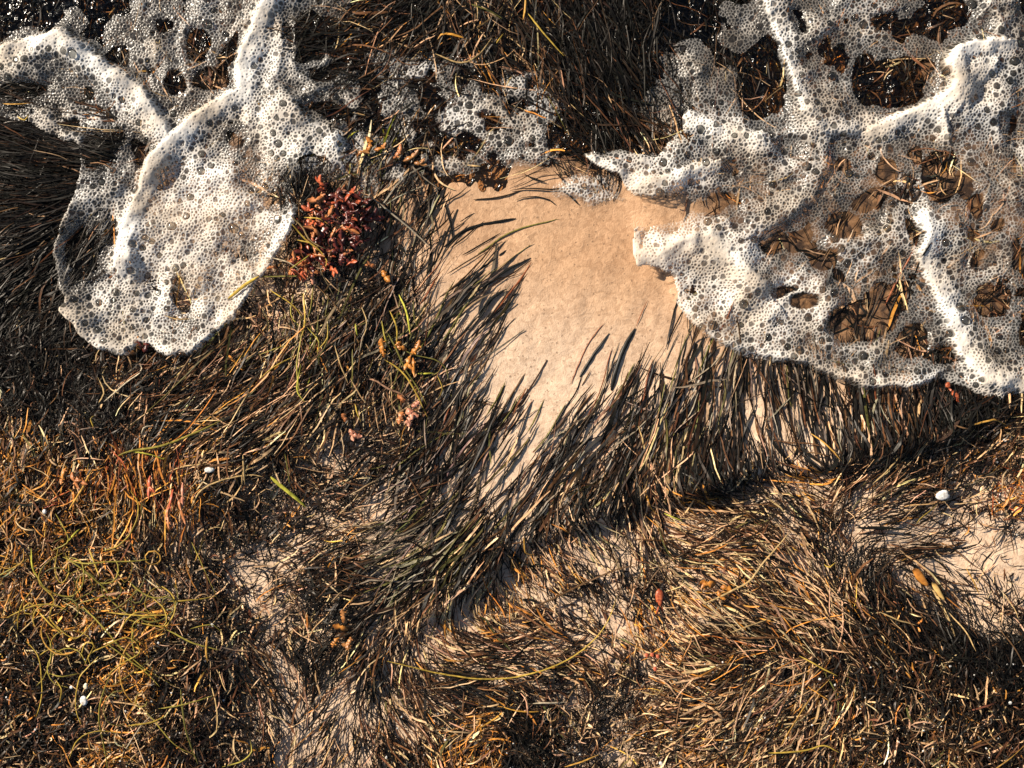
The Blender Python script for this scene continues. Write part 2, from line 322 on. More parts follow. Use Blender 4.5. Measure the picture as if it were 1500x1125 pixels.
# ------------------------------------------------------------------ the wrack: flow, density, thickness and colour, by place
# x, y, flow angle (deg, counter-clockwise from +x), spread, density, blade length mm, palette, thickness mm
CP = [
 # black hair-like mat on the left
 (20,200,-12,7,1.3,90,'K',16),(60,225,-16,7,1.3,90,'K',16),(20,270,-4,7,1.3,90,'K',18),(70,280,2,8,1.3,90,'K',18),
 (20,340,14,8,1.3,90,'K',18),(70,340,20,8,1.3,90,'K',16),(20,410,35,10,1.3,90,'K',18),(60,420,42,10,1.2,80,'K',16),
 (60,470,45,25,1.2,60,'K',16),(-60,300,5,8,1.2,90,'K',18),(100,360,60,14,1.0,60,'K',10),(15,160,0,15,1.0,70,'K',14),
 # dark rough litter below it
 (30,530,95,40,1.2,42,'K',18),(100,540,80,45,1.2,42,'K',18),(180,560,60,40,1.2,45,'D',18),(60,590,100,40,1.2,42,'K',20),
 (150,610,80,40,1.2,45,'K',20),(220,590,45,28,1.2,60,'D',20),(240,640,28,20,1.2,70,'D',20),(130,650,60,45,1.1,45,'D',20),
 (300,545,38,16,1.2,80,'B',20),(350,500,48,18,1.0,75,'B',18),(350,590,32,13,1.2,90,'B',24),(420,540,50,16,1.1,90,'B',22),
 (410,600,34,13,1.2,90,'B',24),(460,620,38,14,1.2,90,'B',24),(300,620,25,14,1.2,80,'B',22),(380,650,22,14,1.2,80,'D',22),
 (390,450,135,45,0.55,45,'B',10),(430,440,60,40,0.7,60,'B',14),(480,440,68,22,1.1,85,'V',20),(450,500,75,28,1.1,80,'V',20),
 (480,560,78,22,1.2,85,'D',22),(500,500,62,20,1.1,85,'F',18),(520,430,62,18,1.0,90,'F',14),(560,430,62,16,1.0,95,'F',14),
 (540,500,66,20,1.1,90,'F',18),(540,570,75,26,1.1,80,'B',18),(590,480,72,22,1.1,85,'V',18),(590,560,65,26,1.1,80,'B',18),
 (610,600,70,24,1.1,80,'B',18),(570,330,65,20,0.28,70,'F',5),(610,350,72,16,0.42,80,'F',7),(640,310,80,16,0.4,60,'F',6),(590,390,66,20,0.5,90,'F',7),(555,365,66,20,0.4,80,'F',6),(950,300,60,30,0.05,40,'D',3),
 (630,400,50,18,0.55,90,'F',8),(650,440,45,12,0.55,110,'F',8),(670,400,32,10,0.25,100,'F',6),(690,340,20,10,0.15,90,'F',5),
 (640,500,52,12,0.85,110,'F',12),(680,490,50,10,0.5,110,'F',8),(660,550,54,12,0.75,110,'F',12),(690,560,50,10,0.45,100,'F',6),
 (640,620,64,14,1.1,100,'F',12),(670,640,58,12,0.75,110,'F',8),
 # fan round the sand
 (700,620,60,10,0.45,100,'F',6),(740,630,60,8,0.4,90,'F',5),(700,690,58,10,0.5,110,'F',7),(760,690,58,9,0.45,110,'F',6),
 (800,640,55,9,0.4,110,'F',6),(840,620,57,9,0.5,110,'F',7),(880,600,62,9,0.6,100,'F',8),(830,700,56,10,0.7,110,'F',8),
 (900,660,58,10,0.85,110,'F',10),(930,600,66,9,0.7,100,'F',8),(960,620,66,12,0.8,95,'F',10),(980,600,70,9,0.6,95,'F',8),
 (970,690,66,12,1.0,100,'B',12),(1020,610,72,8,0.8,100,'F',9),(1050,560,66,8,0.7,95,'F',8),(1020,680,74,10,1.0,95,'D',12),
 (1085,560,90,6,0.4,90,'F',6),(1090,620,92,7,0.45,95,'F',6),(1060,640,82,8,0.8,95,'F',9),(1130,570,94,6,0.45,90,'F',6),(1150,620,97,6,0.6,95,'F',8),
 (1120,670,97,10,0.7,85,'D',10),(1190,580,98,6,0.6,90,'F',8),(1200,640,102,7,0.85,95,'F',10),(1260,590,98,6,0.8,90,'F',10),
 (1260,640,100,8,0.95,90,'D',12),(1320,600,95,7,0.9,85,'D',12),(1330,630,92,10,1.1,75,'D',14),(1380,600,92,14,1.2,70,'K',14),(1420,610,60,40,1.1,45,'K',14),
 (760,760,54,9,0.7,110,'F',9),(700,760,52,9,0.6,110,'F',8),(830,740,54,10,0.85,100,'B',10),(900,720,62,12,1.0,95,'D',12),
 (640,770,48,9,0.8,110,'O',10),(660,820,52,9,0.75,110,'O',10),(600,790,36,12,0.9,100,'O',12),(560,790,24,14,1.0,90,'O',14),
 (590,850,42,12,1.0,95,'O',12),(720,810,56,10,0.774,100,'B',10),(640,870,56,10,0.731,90,'B',9),(600,910,62,14,0.774,80,'B',10),
 (540,840,25,20,1.1,80,'D',14),(620,700,54,16,1.0,95,'F',12),(580,720,40,25,0.85,80,'F',12),
 # swirls left of the fan
 (520,690,20,40,0.817,55,'D',14),(480,690,120,45,0.473,45,'D',9),(470,740,10,30,0.774,60,'D',12),(520,760,12,18,0.774,75,'B',12),
 (430,690,110,45,0.688,50,'D',14),(400,740,60,60,0.774,50,'D',14),(350,740,60,60,1.0,50,'D',16),(440,800,8,25,0.774,60,'D',12),
 (490,840,25,25,1.1,60,'D',16),(350,800,60,50,0.688,45,'D',12),(390,830,20,40,0.516,45,'D',9),(560,650,30,40,1.0,60,'D',14),
 (400,880,40,60,0.43,32,'B',6),(430,900,60,60,0.43,32,'B',6),(360,900,110,60,0.645,40,'D',8),(480,900,30,40,1.2,50,'K',18),
 (380,960,130,25,0.774,65,'D',12),(420,985,140,20,0.731,70,'D',12),(350,1020,115,25,0.774,65,'D',14),(400,1040,140,25,0.688,65,'D',12),
 (470,970,60,25,1.1,60,'K',16),(510,960,58,16,1.1,75,'D',16),(540,1000,70,20,1.1,70,'D',14),(450,1040,60,16,0.602,75,'D',8),
 (430,1090,65,14,0.387,75,'B',6),(480,1080,68,14,0.387,80,'B',6),(500,1110,70,18,0.43,70,'B',8),(370,1100,80,50,0.774,45,'D',14),
 # amber and golden wrack, lower left
 (20,650,80,30,1.2,48,'G',20),(70,670,75,30,1.2,48,'G',20),(110,700,95,22,1.2,55,'R',20),(40,720,70,40,1.2,48,'G',22),
 (170,690,90,22,1.2,65,'R',22),(220,700,92,14,1.2,80,'R',22),(260,720,92,14,1.2,80,'R',22),(200,750,90,14,1.2,85,'G',22),
 (250,770,93,12,0.9,85,'G',14),(310,690,40,40,1.1,50,'S',18),(300,740,70,40,1.1,55,'G',18),(150,750,60,35,1.2,55,'G',22),
 (20,800,110,40,1.2,50,'G',22),(60,830,50,35,1.2,50,'G',22),(50,880,50,35,1.2,50,'G',22),(120,820,40,60,1.2,50,'G',22),
 (180,820,80,50,1.2,50,'G',22),(240,830,100,30,0.7,60,'B',12),(280,850,90,50,1.0,50,'D',16),(130,900,60,60,1.2,48,'G',22),
 (220,900,20,50,1.2,55,'G',22),(290,920,30,60,1.1,50,'D',20),(40,940,60,50,1.2,42,'D',22),(120,970,50,50,1.2,42,'D',22),
 (200,980,30,60,1.2,48,'G',22),(280,990,90,50,1.2,48,'D',20),(40,1020,40,60,1.2,36,'D',22),(120,1040,30,50,1.2,42,'D',22),
 (200,1060,35,45,1.2,50,'S',22),(280,1070,60,50,1.2,48,'D',20),(320,980,95,30,1.1,65,'D',18),(60,1100,60,60,1.2,36,'D',22),(160,1110,60,60,1.2,36,'G',22),(320,1110,80,60,1.1,40,'D',18),
 # mats below the ledge
 (700,880,65,16,0.86,70,'S',10),(760,830,128,16,0.86,55,'G',12),(810,830,135,18,0.817,55,'S',11),(720,900,130,25,0.86,50,'G',11),(650,920,110,25,0.774,50,'S',10),
 (870,830,125,25,0.645,50,'B',9),(900,780,112,18,0.516,75,'B',8),(850,790,120,20,0.688,60,'S',9),(960,760,125,16,0.645,75,'S',9),
 (940,800,118,20,0.602,65,'B',9),(650,955,162,16,0.688,70,'B',9),(710,950,4,14,0.731,70,'B',9),(770,930,8,18,0.817,60,'B',10),
 (800,890,125,22,0.731,55,'S',9),(850,890,115,22,0.8,55,'D',9),(850,940,10,22,0.688,60,'B',9),(900,920,125,28,0.387,45,'S',7),
 (940,920,118,16,0.86,55,'G',12),(940,870,100,40,0.9,50,'D',12),(720,985,174,14,0.95,75,'D',11),(800,980,168,20,1.1,65,'D',14),
 (890,970,135,30,0.774,55,'B',10),(610,970,100,20,0.9,60,'D',10),(570,1030,122,14,0.75,75,'B',8),(620,1060,138,16,0.85,70,'B',10),
 (660,1010,165,16,1.1,70,'D',14),(700,1050,12,20,1.2,60,'G',16),(680,1090,70,40,1.2,48,'G',18),(750,1040,140,30,1.2,50,'D',18),
 (780,1080,120,50,1.2,45,'K',18),(840,1050,130,45,0.75,42,'B',9),(830,1090,70,50,1.0,42,'D',14),(910,1000,60,45,0.75,42,'D',9),(900,1040,60,60,1.2,40,'K',18),(930,1080,60,50,0.7,40,'B',9),
 (970,1030,165,18,1.1,60,'S',18),(990,1080,20,25,1.1,55,'S',18),(600,1100,105,20,0.9,60,'D',12),(550,1090,115,20,0.7,65,'D',10),
 # right: long combed straw
 (1000,745,150,14,1.0,70,'S',14),(1060,740,160,16,1.1,70,'B',16),(1030,790,22,12,1.0,95,'B',16),(1080,790,26,14,1.0,85,'B',16),
 (1130,740,150,30,0.8,55,'B',11),(1060,840,150,12,1.1,85,'S',18),(1110,830,140,14,1.1,80,'S',18),(1180,840,132,12,1.1,85,'S',18),
 (1230,870,130,10,1.15,95,'S',18),(1140,880,148,12,1.15,90,'S',18),(1060,890,155,12,1.15,85,'S',18),(1040,940,165,12,1.15,80,'B',18),
 (1110,940,155,20,1.15,75,'B',18),(1180,920,140,14,1.15,85,'S',18),(1260,920,128,16,1.2,85,'D',20),(1010,850,160,18,1.0,65,'B',14),(1000,900,150,20,0.946,65,'S',14),
 (1100,990,60,35,0.95,55,'B',14),(1040,1000,20,12,1.15,90,'S',20),(1090,1020,28,12,1.15,90,'S',20),(1160,1000,48,16,1.15,80,'S',20),
 (1220,1000,65,25,1.15,65,'B',20),(1180,1050,58,20,1.15,70,'S',20),(1100,1070,55,25,1.1,60,'S',18),(1040,1080,40,30,1.1,55,'S',18),
 (1200,1100,70,35,1.1,50,'B',18),(1280,1000,80,40,1.2,50,'D',22),(1300,1070,70,45,1.2,48,'B',22),(1260,960,140,30,1.2,55,'D',22),
 (1330,880,125,18,1.2,70,'D',18),(1300,930,120,25,1.2,60,'D',20),(1390,930,110,30,1.2,60,'K',22),(1450,950,105,40,1.2,50,'K',22),
 (1370,1000,90,45,1.2,48,'D',22),(1450,1030,80,45,1.2,45,'D',22),(1400,1080,60,50,1.2,45,'B',22),(1480,1090,60,50,1.2,45,'D',22),
 (1180,760,128,20,0.5,60,'B',8),(1210,800,120,25,0.55,50,'D',8),(1240,820,60,35,1.0,50,'K',14),(1270,830,70,40,1.0,45,'K',14),
 (1190,715,155,20,1.0,55,'G',16),(1250,700,38,16,1.0,70,'B',16),(1230,735,50,25,0.75,55,'B',11),(1300,690,35,20,1.1,55,'B',16),
 (1280,760,12,12,0.5,75,'D',8),(1330,745,15,14,0.8,75,'D',11),(1330,790,5,16,0.2,60,'D',5),(1400,770,20,25,0.3,50,'D',5),
 (1370,815,-5,14,0.75,75,'D',9),(1380,850,132,14,0.4,55,'D',7),(1440,850,125,30,0.25,45,'D',5),(1480,800,60,40,0.3,45,'D',5),
 (1470,870,100,40,0.7,45,'D',9),(1370,690,35,25,1.1,55,'D',16),(1440,690,60,50,1.0,45,'D',14),(1430,640,32,22,1.2,55,'B',18),(1480,640,28,22,1.2,55,'B',18),
 (1420,730,40,50,0.6,40,'B',9),(1480,740,75,40,0.9,45,'R',12),(1450,770,60,50,0.4,40,'D',7),
 # wrack in the shallow water, top
 (470,30,30,40,0.9,60,'K',10),(530,20,25,25,0.9,70,'D',12),(600,30,42,16,1.1,95,'K',16),(560,70,22,25,0.9,70,'D',12),
 (640,80,40,45,1.0,60,'D',14),(690,40,100,40,1.1,65,'D',16),(720,100,110,45,1.0,60,'D',14),(770,50,112,25,1.1,80,'D',16),
 (840,40,115,20,1.1,80,'K',16),(800,120,118,22,1.0,75,'D',14),(860,120,118,14,1.1,85,'K',16),(910,80,112,16,1.2,85,'K',16),
 (920,150,120,16,1.2,80,'K',16),(960,40,100,30,1.1,70,'K',14),(870,190,122,16,1.0,75,'K',12),(940,200,125,25,0.9,60,'D',10),
 (500,100,18,20,0.9,65,'K',10),(560,130,15,25,0.6,60,'D',14),(620,140,30,40,0.6,50,'D',14),(700,170,100,40,0.5,50,'D',14),(620,200,60,40,0.55,60,'D',14),
 (560,230,60,35,0.6,55,'V',9),(600,260,80,25,0.65,75,'F',9),(680,240,120,45,0.2,40,'B',5),(760,240,130,45,0.3,40,'B',5),(820,230,140,35,0.4,45,'D',6),
 (1040,60,100,30,1.0,70,'K',10),(1060,130,105,25,0.9,65,'D',10),(1000,120,115,25,0.9,60,'K',10),(1130,120,105,40,0.5,55,'D',6),
 (150,50,100,30,0.9,65,'D',8),(60,30,80,50,0.8,60,'K',8),(300,60,110,50,0.5,50,'D',6),(30,130,0,20,0.9,60,'K',8),
 (1320,110,60,50,0.5,45,'D',6),(1370,250,90,50,0.5,45,'D',6),(1180,300,60,50,0.45,40,'D',4),(1440,250,60,50,0.4,40,'B',4),
 (1350,480,70,50,0.5,45,'D',6),(1250,450,70,40,0.4,45,'D',4),(1150,440,60,40,0.3,40,'D',3),(1200,350,60,50,0.4,40,'D',4),(1280,300,60,50,0.5,40,'D',4),(1060,300,60,40,0.3,40,'D',4),(250,300,60,40,0.4,50,'D',5),(200,450,60,40,0.7,50,'D',6),(330,320,60,40,0.4,50,'D',5),
 (480,320,75,30,1.1,50,'K',16),(505,365,75,25,1.0,60,'K',14),(545,300,75,25,0.5,55,'F',7),
]
PAL = {
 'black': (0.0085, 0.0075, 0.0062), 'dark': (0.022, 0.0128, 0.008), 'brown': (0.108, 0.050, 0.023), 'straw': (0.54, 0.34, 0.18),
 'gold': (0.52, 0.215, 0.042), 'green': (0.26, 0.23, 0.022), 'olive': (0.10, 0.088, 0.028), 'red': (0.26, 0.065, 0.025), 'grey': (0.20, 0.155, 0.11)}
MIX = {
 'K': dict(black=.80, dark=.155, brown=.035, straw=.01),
 'D': dict(black=.46, dark=.27, brown=.15, straw=.10, gold=.02),
 'B': dict(black=.26, dark=.25, brown=.23, straw=.22, olive=.02, gold=.02),
 'S': dict(black=.17, dark=.17, brown=.20, straw=.38, gold=.08),
 'G': dict(black=.20, dark=.17, brown=.19, straw=.18, gold=.25, olive=.01),
 'F': dict(black=.40, dark=.28, brown=.14, grey=.12, olive=.03, straw=.03),
 'O': dict(black=.32, dark=.20, olive=.17, grey=.28, straw=.03),
 'V': dict(black=.30, dark=.22, brown=.16, olive=.14, straw=.11, green=.07),
 'R': dict(black=.10, dark=.20, brown=.20, gold=.24, red=.14, straw=.12)}
CNAMES = list(PAL)
CARR = np.array([PAL[c] for c in CNAMES])
MKEYS = list(MIX)
MARR = np.array([[MIX[k].get(c, 0) for c in CNAMES] for k in MKEYS])
MCUM = np.cumsum(MARR / MARR.sum(1, keepdims=True), 1)

cpx = np.array([c[0] for c in CP], float); cpy = np.array([c[1] for c in CP], float)
cth = np.radians([c[2] for c in CP])
cval = np.array([[c[3], c[4], c[5], c[7]] for c in CP], float)
acc = np.zeros(GX.shape + (6,)); ws = np.zeros(GX.shape)
SIG = 30.0
for k in range(len(CP)):
    d2 = (GX - cpx[k]) ** 2 + (GY - cpy[k]) ** 2
    ww = np.exp(-d2 / (2 * SIG * SIG)) + 1e-4 / (1 + d2 / 900.0) ** 2
    ws += ww
    acc[..., 0] += ww * math.cos(2 * cth[k]); acc[..., 1] += ww * math.sin(2 * cth[k])
    acc[..., 2:] += ww[..., None] * cval[k]
acc /= ws[..., None]
FC, FS = acc[..., 0], acc[..., 1]
FSPR, FDEN, FLEN, FTHK = acc[..., 2], acc[..., 3], acc[..., 4], acc[..., 5]

LEDGE0 = [(400,760),(560,760),(690,855),(850,765),(1000,728),(1180,690),(1350,640),(1460,600)]
BARE = [(650,285),(700,272),(740,265),(850,285),(925,285),(935,335),(985,400),(1000,460),(1050,505),(1040,530),(1000,550),(960,565),
        (925,560),(880,590),(830,615),(795,625),(770,600),(735,600),(705,585),(706,550),(722,505),(735,460),(748,420),(740,385),(690,370),(655,335)]
bare = blur(inpoly(GX, GY, BARE).astype(float), 2.2)
FDEN = FDEN * (1 - sstep(0.25, 0.75, bare))
FTHK = FTHK * (1 - 0.8 * bare)
FTHK = FTHK * (1 - 0.62 * blur(((GX > 560) & (GY > 270) & (GY < 800) & (GY < np.interp(GX, [p[0] for p in LEDGE0], [p[1] for p in LEDGE0]) - 20)).astype(float), 6))
# the ledge where the fan's root ends stand over the lower mat
LEDGE = [(590,925),(640,890),(690,855),(740,815),(785,790),(850,765),(920,745),(1000,728),(1080,702),(1180,690),(1250,678),(1300,662),(1350,640),(1400,625),(1460,600),(1560,560)]
_d0 = polydist(GX, GY, LEDGE)
_ab = GY < np.interp(GX, [p[0] for p in LEDGE], [p[1] for p in LEDGE])
_on = sstep(600, 680, GX)
FDEN = FDEN * (1 + _on * np.where(_ab, 0.35 * np.exp(-(_d0 / 30.0) ** 2), -0.22 * np.exp(-(_d0 / 55.0) ** 2)))
# sea water foam pools sit lower at the top; gentle humps elsewhere
slope = -0.012 * sstep(300, 150, GY + 0.10 * (750 - GX) * 0) - 0.004 * sstep(150, -100, GY)
hump = 0.022 * (fbm(GX, GY, 210, 5, 3) - 0.5) + 0.006 * (fbm(GX, GY, 50, 9, 3) - 0.5)
jgx = GX + (fbm(GX, GY, 45, 83, 3) - 0.5) * 34; jgy = GY + (fbm(GX, GY, 45, 93, 3) - 0.5) * 34
dl = polydist(jgx, jgy, LEDGE)
lx = np.array([p[0] for p in LEDGE]); ly = np.array([p[1] for p in LEDGE])
above = jgy < np.interp(jgx, lx, ly)
ledge = np.where(above, np.exp(-dl / 42.0), np.exp(-(dl / 6.0) ** 2)) * 0.023 * sstep(560, 640, GX) * (0.55 + 0.45 * sstep(0.30, 0.55, fbm(GX, GY, 90, 17, 2)))
GZ = slope + hump * (1 - 0.75 * bare) + ledge + 0.012 * sstep(0.8, 1.2, blur(FDEN, 4)) * sstep(560, 660, GY)
GZ = GZ - 0.006 * bare
GZ = blur(GZ, 0.8)

def ground(px, py): return samp(GZ, px, py)
def top(px, py): return samp(GZ, px, py) + samp(FTHK, px, py) * 0.001

# ------------------------------------------------------------------ sand (one sheet, fine in view, coarse to the horizon)
def build_sand():
    far = np.array([300, 800, 2000, 6000, 20000, 60000.])
    xs = np.concatenate([X0 - far[::-1], GXv, X1 + far])
    ys = np.concatenate([Y0 - far[::-1], GYv, Y1 + far])
    PX, PY = np.meshgrid(xs, ys)
    z = ground(PX, PY)
    fine = (fbm(PX, PY, 11, 31, 2) - 0.5) * 0.0016 + (fbm(PX, PY, 40, 41, 2) - 0.5) * 0.003
    inside = (PX > X0) & (PX < X1) & (PY > Y0) & (PY < Y1)
    z = z + fine * inside
    V = np.stack([wx(PX), wy(PY), z], -1).reshape(-1, 3)
    nx, ny = len(xs), len(ys)
    I = np.arange(nx * ny).reshape(ny, nx)
    F = np.stack([I[1:, :-1], I[1:, 1:], I[:-1, 1:], I[:-1, :-1]], -1).reshape(-1, 4)
    litter_shade = sstep(0.95, 1.18, samp(blur(FDEN, 3), PX, PY)) * 0.75 * (1 - sstep(1080, 1130, PX) * sstep(600, 560, PY)) * (1 - 0.45 * sstep(280, 200, PY))  # litter tone that also paints shade into the gaps under dense blades
    me = np_mesh('sand', V, F, M_SAND, attrs={'LitterShade': litter_shade.ravel(), 'Wet': (sstep(620, 330, PY + 0.25 * (900 - PX)) + 0.9 * np.maximum(sstep(275, 215, PY), sstep(1000, 1075, PX) * sstep(1.0, 0.0, (PY - 455 - 0.2 * (PX - 1050)) / 70.0))).ravel()})
    o = link('sand', me)
    tag(o, 'warm tan wet sand bared between foam and seagrass wrack', None, kind='structure')
build_sand()

# ------------------------------------------------------------------ shallow water
def build_water():
    xs = np.concatenate([[-60000, -8000, -1500], np.arange(-160, 1661, 8), [3000, 9000, 60000]]).astype(float)
    ys = np.concatenate([[-60000, -8000, -1500], np.arange(-160, 345, 8)]).astype(float)
    PX, PY = np.meshgrid(xs, ys)
    z = -0.0060 + (fbm(PX, PY, 60, 77, 3) - 0.5) * 0.006 - 0.004 * sstep(250, 320, PY)
    V = np.stack([wx(PX), wy(PY), z], -1).reshape(-1, 3)
    nx, ny = len(xs), len(ys); I = np.arange(nx * ny).reshape(ny, nx)
    F = np.stack([I[1:, :-1], I[1:, 1:], I[:-1, 1:], I[:-1, :-1]], -1).reshape(-1, 4)
    o = link('water', np_mesh('water', V, F, M_WATER))
    tag(o, 'thin brown sea water running up the sand', None, kind='structure')
build_water()

# ------------------------------------------------------------------ seagrass litter (nobody could count it)
FOAM_KEEP_L = [(0,40),(430,0),(520,250),(440,290),(380,405),(285,520),(150,510),(85,440),(80,370),(118,240),(0,150)]
def blades(cov, seed, M=7, sel=None, crumbs=0.0):
    r = np.random.default_rng(seed)
    WB = 1.55
    NC = 400000                                   # candidate tufts over the whole field
    x = r.uniform(-90, 1590, NC); y = r.uniform(-90, 1215, NC)
    area = 1680.0 * 1305.0
    lam = cov * np.clip(samp(FDEN, x, y) * (0.45 + 1.1 * fbm(x, y, 40, 3, 3)), 0, 1.5) ** 2.1 / (samp(FLEN, x, y) * WB) / 4.0
    lam = lam + crumbs * sstep(620, 680, y) * (0.4 + 1.2 * fbm(x, y, 30, 53, 2)) / (20 * WB) / 4.0
    k = r.random(NC) < lam * area / NC
    if sel is not None: k &= sel(x, y)
    x, y = x[k], y[k]
    tuft = np.repeat(np.arange(len(x)), 4)
    n = len(tuft)
    tha = 0.5 * np.arctan2(samp(FS, x, y), samp(FC, x, y))
    toff = (r.normal(0, 1, len(x)) * 0.8 * np.radians(samp(FSPR, x, y)))[tuft]
    al = r.normal(0, 14, n); ac = r.normal(0, 4.2, n)
    ca, sa = np.cos(tha)[tuft], np.sin(tha)[tuft]
    x = x[tuft] + al * ca + ac * sa; y = y[tuft] - al * sa + ac * ca
    P = None
    spr = np.radians(samp(FSPR, x, y))
    off = toff + r.normal(0, 1, n) * spr * 0.6
    wild = r.random(n) < 0.05
    off = np.where(wild, r.uniform(-1.5, 1.5, n), off)
    L = samp(FLEN, x, y) * r.lognormal(-0.12, 0.38, n) * np.where(y > 600, 0.85, 1.0)
    th = 0.5 * np.arctan2(samp(FS, x, y), samp(FC, x, y)) + off
    th = th + np.where(r.random(n) < 0.5, math.pi, 0)
    if crumbs:
        L = L * r.choice([0.35, 0.6, 1.0], n, p=[.3, .2, .5])
    curl = r.normal(0, 1, n) * (0.05 + 0.30 * spr)
    x = x - np.cos(th) * L * 0.5; y = y + np.sin(th) * L * 0.5
    ds = L / (M - 1)
    xs = np.zeros((n, M)); ys = np.zeros((n, M)); ts = np.zeros((n, M))
    for k in range(M):
        xs[:, k], ys[:, k], ts[:, k] = x, y, th
        x = x + np.cos(th) * ds; y = y - np.sin(th) * ds
        f = 0.5 * np.arctan2(samp(FS, x, y), samp(FC, x, y)) + off
        dth = (f - th + math.pi / 2) % math.pi - math.pi / 2
        th = th + np.clip(dth, -0.6, 0.6) * 0.45 + curl + r.normal(0, 0.10, n)
    # height: a layer in the mat, one end higher, a little arch
    cx, cy = xs[:, M // 2], ys[:, M // 2]
    u = r.random(n) ** 0.8
    s = np.linspace(-1, 1, M)[None, :]
    T = samp(FTHK, xs, ys) * 0.001
    z = ground(xs, ys) + 0.0012 + T * u[:, None]
    fl = np.clip(samp(FTHK, cx, cy) / 11.0, 0.15, 1.0)
    z = z + s * (r.normal(0, 0.0022, n) * fl)[:, None] + (1 - s * s) * np.abs(r.normal(0, 0.0018, n) * fl)[:, None]
    z = z + r.normal(0, 0.0006, (n, M)) * fl[:, None]
    z = np.maximum(z, ground(xs, ys) + 0.0006)
    W = np.clip(r.lognormal(math.log(1.45), 0.40, n), 0.7, 4.6) * 0.001
    W = np.where(np.isin(pal_at(cx, cy), [0]), W * 0.8, W)
    W = np.where((cx > 620) & (cy > 260) & (cy < np.interp(cx, lx, ly)), W * 1.45, W)
    prof = np.array([0.55, 0.9, 1, 1, 0.95, 0.75, 0.3]) if M == 7 else np.interp(np.linspace(0, 1, M), [0, .15, .5, .8, 1], [.55, .95, 1, .85, .3])
    hw = 0.5 * W[:, None] * prof[None, :]
    roll = r.normal(0, 0.42, n)[:, None] + r.normal(0, 0.45, n)[:, None] * s
    sx, sy = np.sin(ts), np.cos(ts)            # sideways, in world x / y (py flips)
    wxs, wys = wx(xs), wy(ys)
    cr, sr = np.cos(roll), np.sin(roll)
    A = np.stack([wxs - sx * hw * cr, wys + sy * hw * cr, z + hw * sr], -1)
    C = np.stack([wxs + sx * hw * cr, wys - sy * hw * cr, z - hw * sr], -1)
    V = np.stack([A, C], 2)                    # n, M, 2, xyz
    i0 = (np.arange(n) * M * 2)[:, None] + np.arange(M - 1)[None, :] * 2
    F = np.stack([i0, i0 + 1, i0 + 3, i0 + 2], -1).reshape(-1, 4)
    # colour of each blade
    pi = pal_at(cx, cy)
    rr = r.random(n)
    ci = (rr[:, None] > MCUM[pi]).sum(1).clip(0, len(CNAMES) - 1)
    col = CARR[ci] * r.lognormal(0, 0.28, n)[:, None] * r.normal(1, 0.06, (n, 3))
    g = 1 + 0.25 * r.normal(0, 1, (n, 1)) * s
    cols = col[:, None, :] * np.clip(g, 0.4, 1.7)[..., None]
    cols = np.repeat(cols[:, :, None, :], 2, 2).reshape(-1, 3)
    return V.reshape(-1, 3), F, np.clip(cols, 0.003, 0.8), P

CPAL = np.array([MKEYS.index(c[6]) for c in CP])
def build_palgrid():
    jx = GX + (fbm(GX, GY, 40, 61, 2) - 0.5) * 50; jy = GY + (fbm(GX, GY, 40, 71, 2) - 0.5) * 50
    best = np.full(GX.shape, 1e18); idx = np.zeros(GX.shape, int)
    for k in range(len(CP)):
        d2 = (jx - cpx[k]) ** 2 + (jy - cpy[k]) ** 2
        mset = d2 < best
        best[mset] = d2[mset]; idx[mset] = CPAL[k]
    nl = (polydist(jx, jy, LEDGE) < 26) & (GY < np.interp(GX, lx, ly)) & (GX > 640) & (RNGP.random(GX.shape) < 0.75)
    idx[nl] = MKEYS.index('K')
    return idx
RNGP = np.random.default_rng(19)
PALG = build_palgrid()
def pal_at(px, py):
    i = np.clip(((px - X0) / ST + 0.5).astype(int), 0, PALG.shape[1] - 1)
    j = np.clip(((py - Y0) / ST + 0.5).astype(int), 0, PALG.shape[0] - 1)
    return PALG[j, i]

LX = np.interp
def region_of(x, y):
    led = np.interp(x, lx, ly)
    hair = (x < 120) & (y > 120) & (y < 490)
    topw = (y < 262) & ~hair
    fan = (~hair) & (~topw) & (((x > 520) & (y < led)) | ((x > 520) & (x < 640) & (y < 930)))
    reg = np.full(np.shape(x), 3)
    reg[fan] = 2; reg[topw] = 1; reg[hair] = 0
    reg[(reg == 3) & (x < 520)] = 4
    return reg

REG = [('seagrass_mat', 'black hair-fine seagrass combed flat beside the left foam lobe', 4.5),
       ('submerged_wrack', 'tangled brown and black seagrass soaking in the water between the foams', 3.4),
       ('seagrass_fan', 'dark seagrass blades combed in a fan around the bare sand', 3.5),
       ('dried_wrack', 'straw and brown seagrass litter combed over sand below the fan', 3.8),
       ('golden_wrack', 'thick amber and dark seagrass litter below the left foam lobe', 4.0)]
for q, (nm, lab, cnt) in enumerate(REG):
    V, F, C, P = blades(cnt, 100 + q, sel=(lambda x, y, q=q: region_of(x, y) == q), crumbs=0.19 if q in (3, 4) else 0.0)
    o = link(nm, np_mesh(nm, V, F, M_BLADE, cols=C))
    tag(o, lab, 'seagrass', kind='stuff')

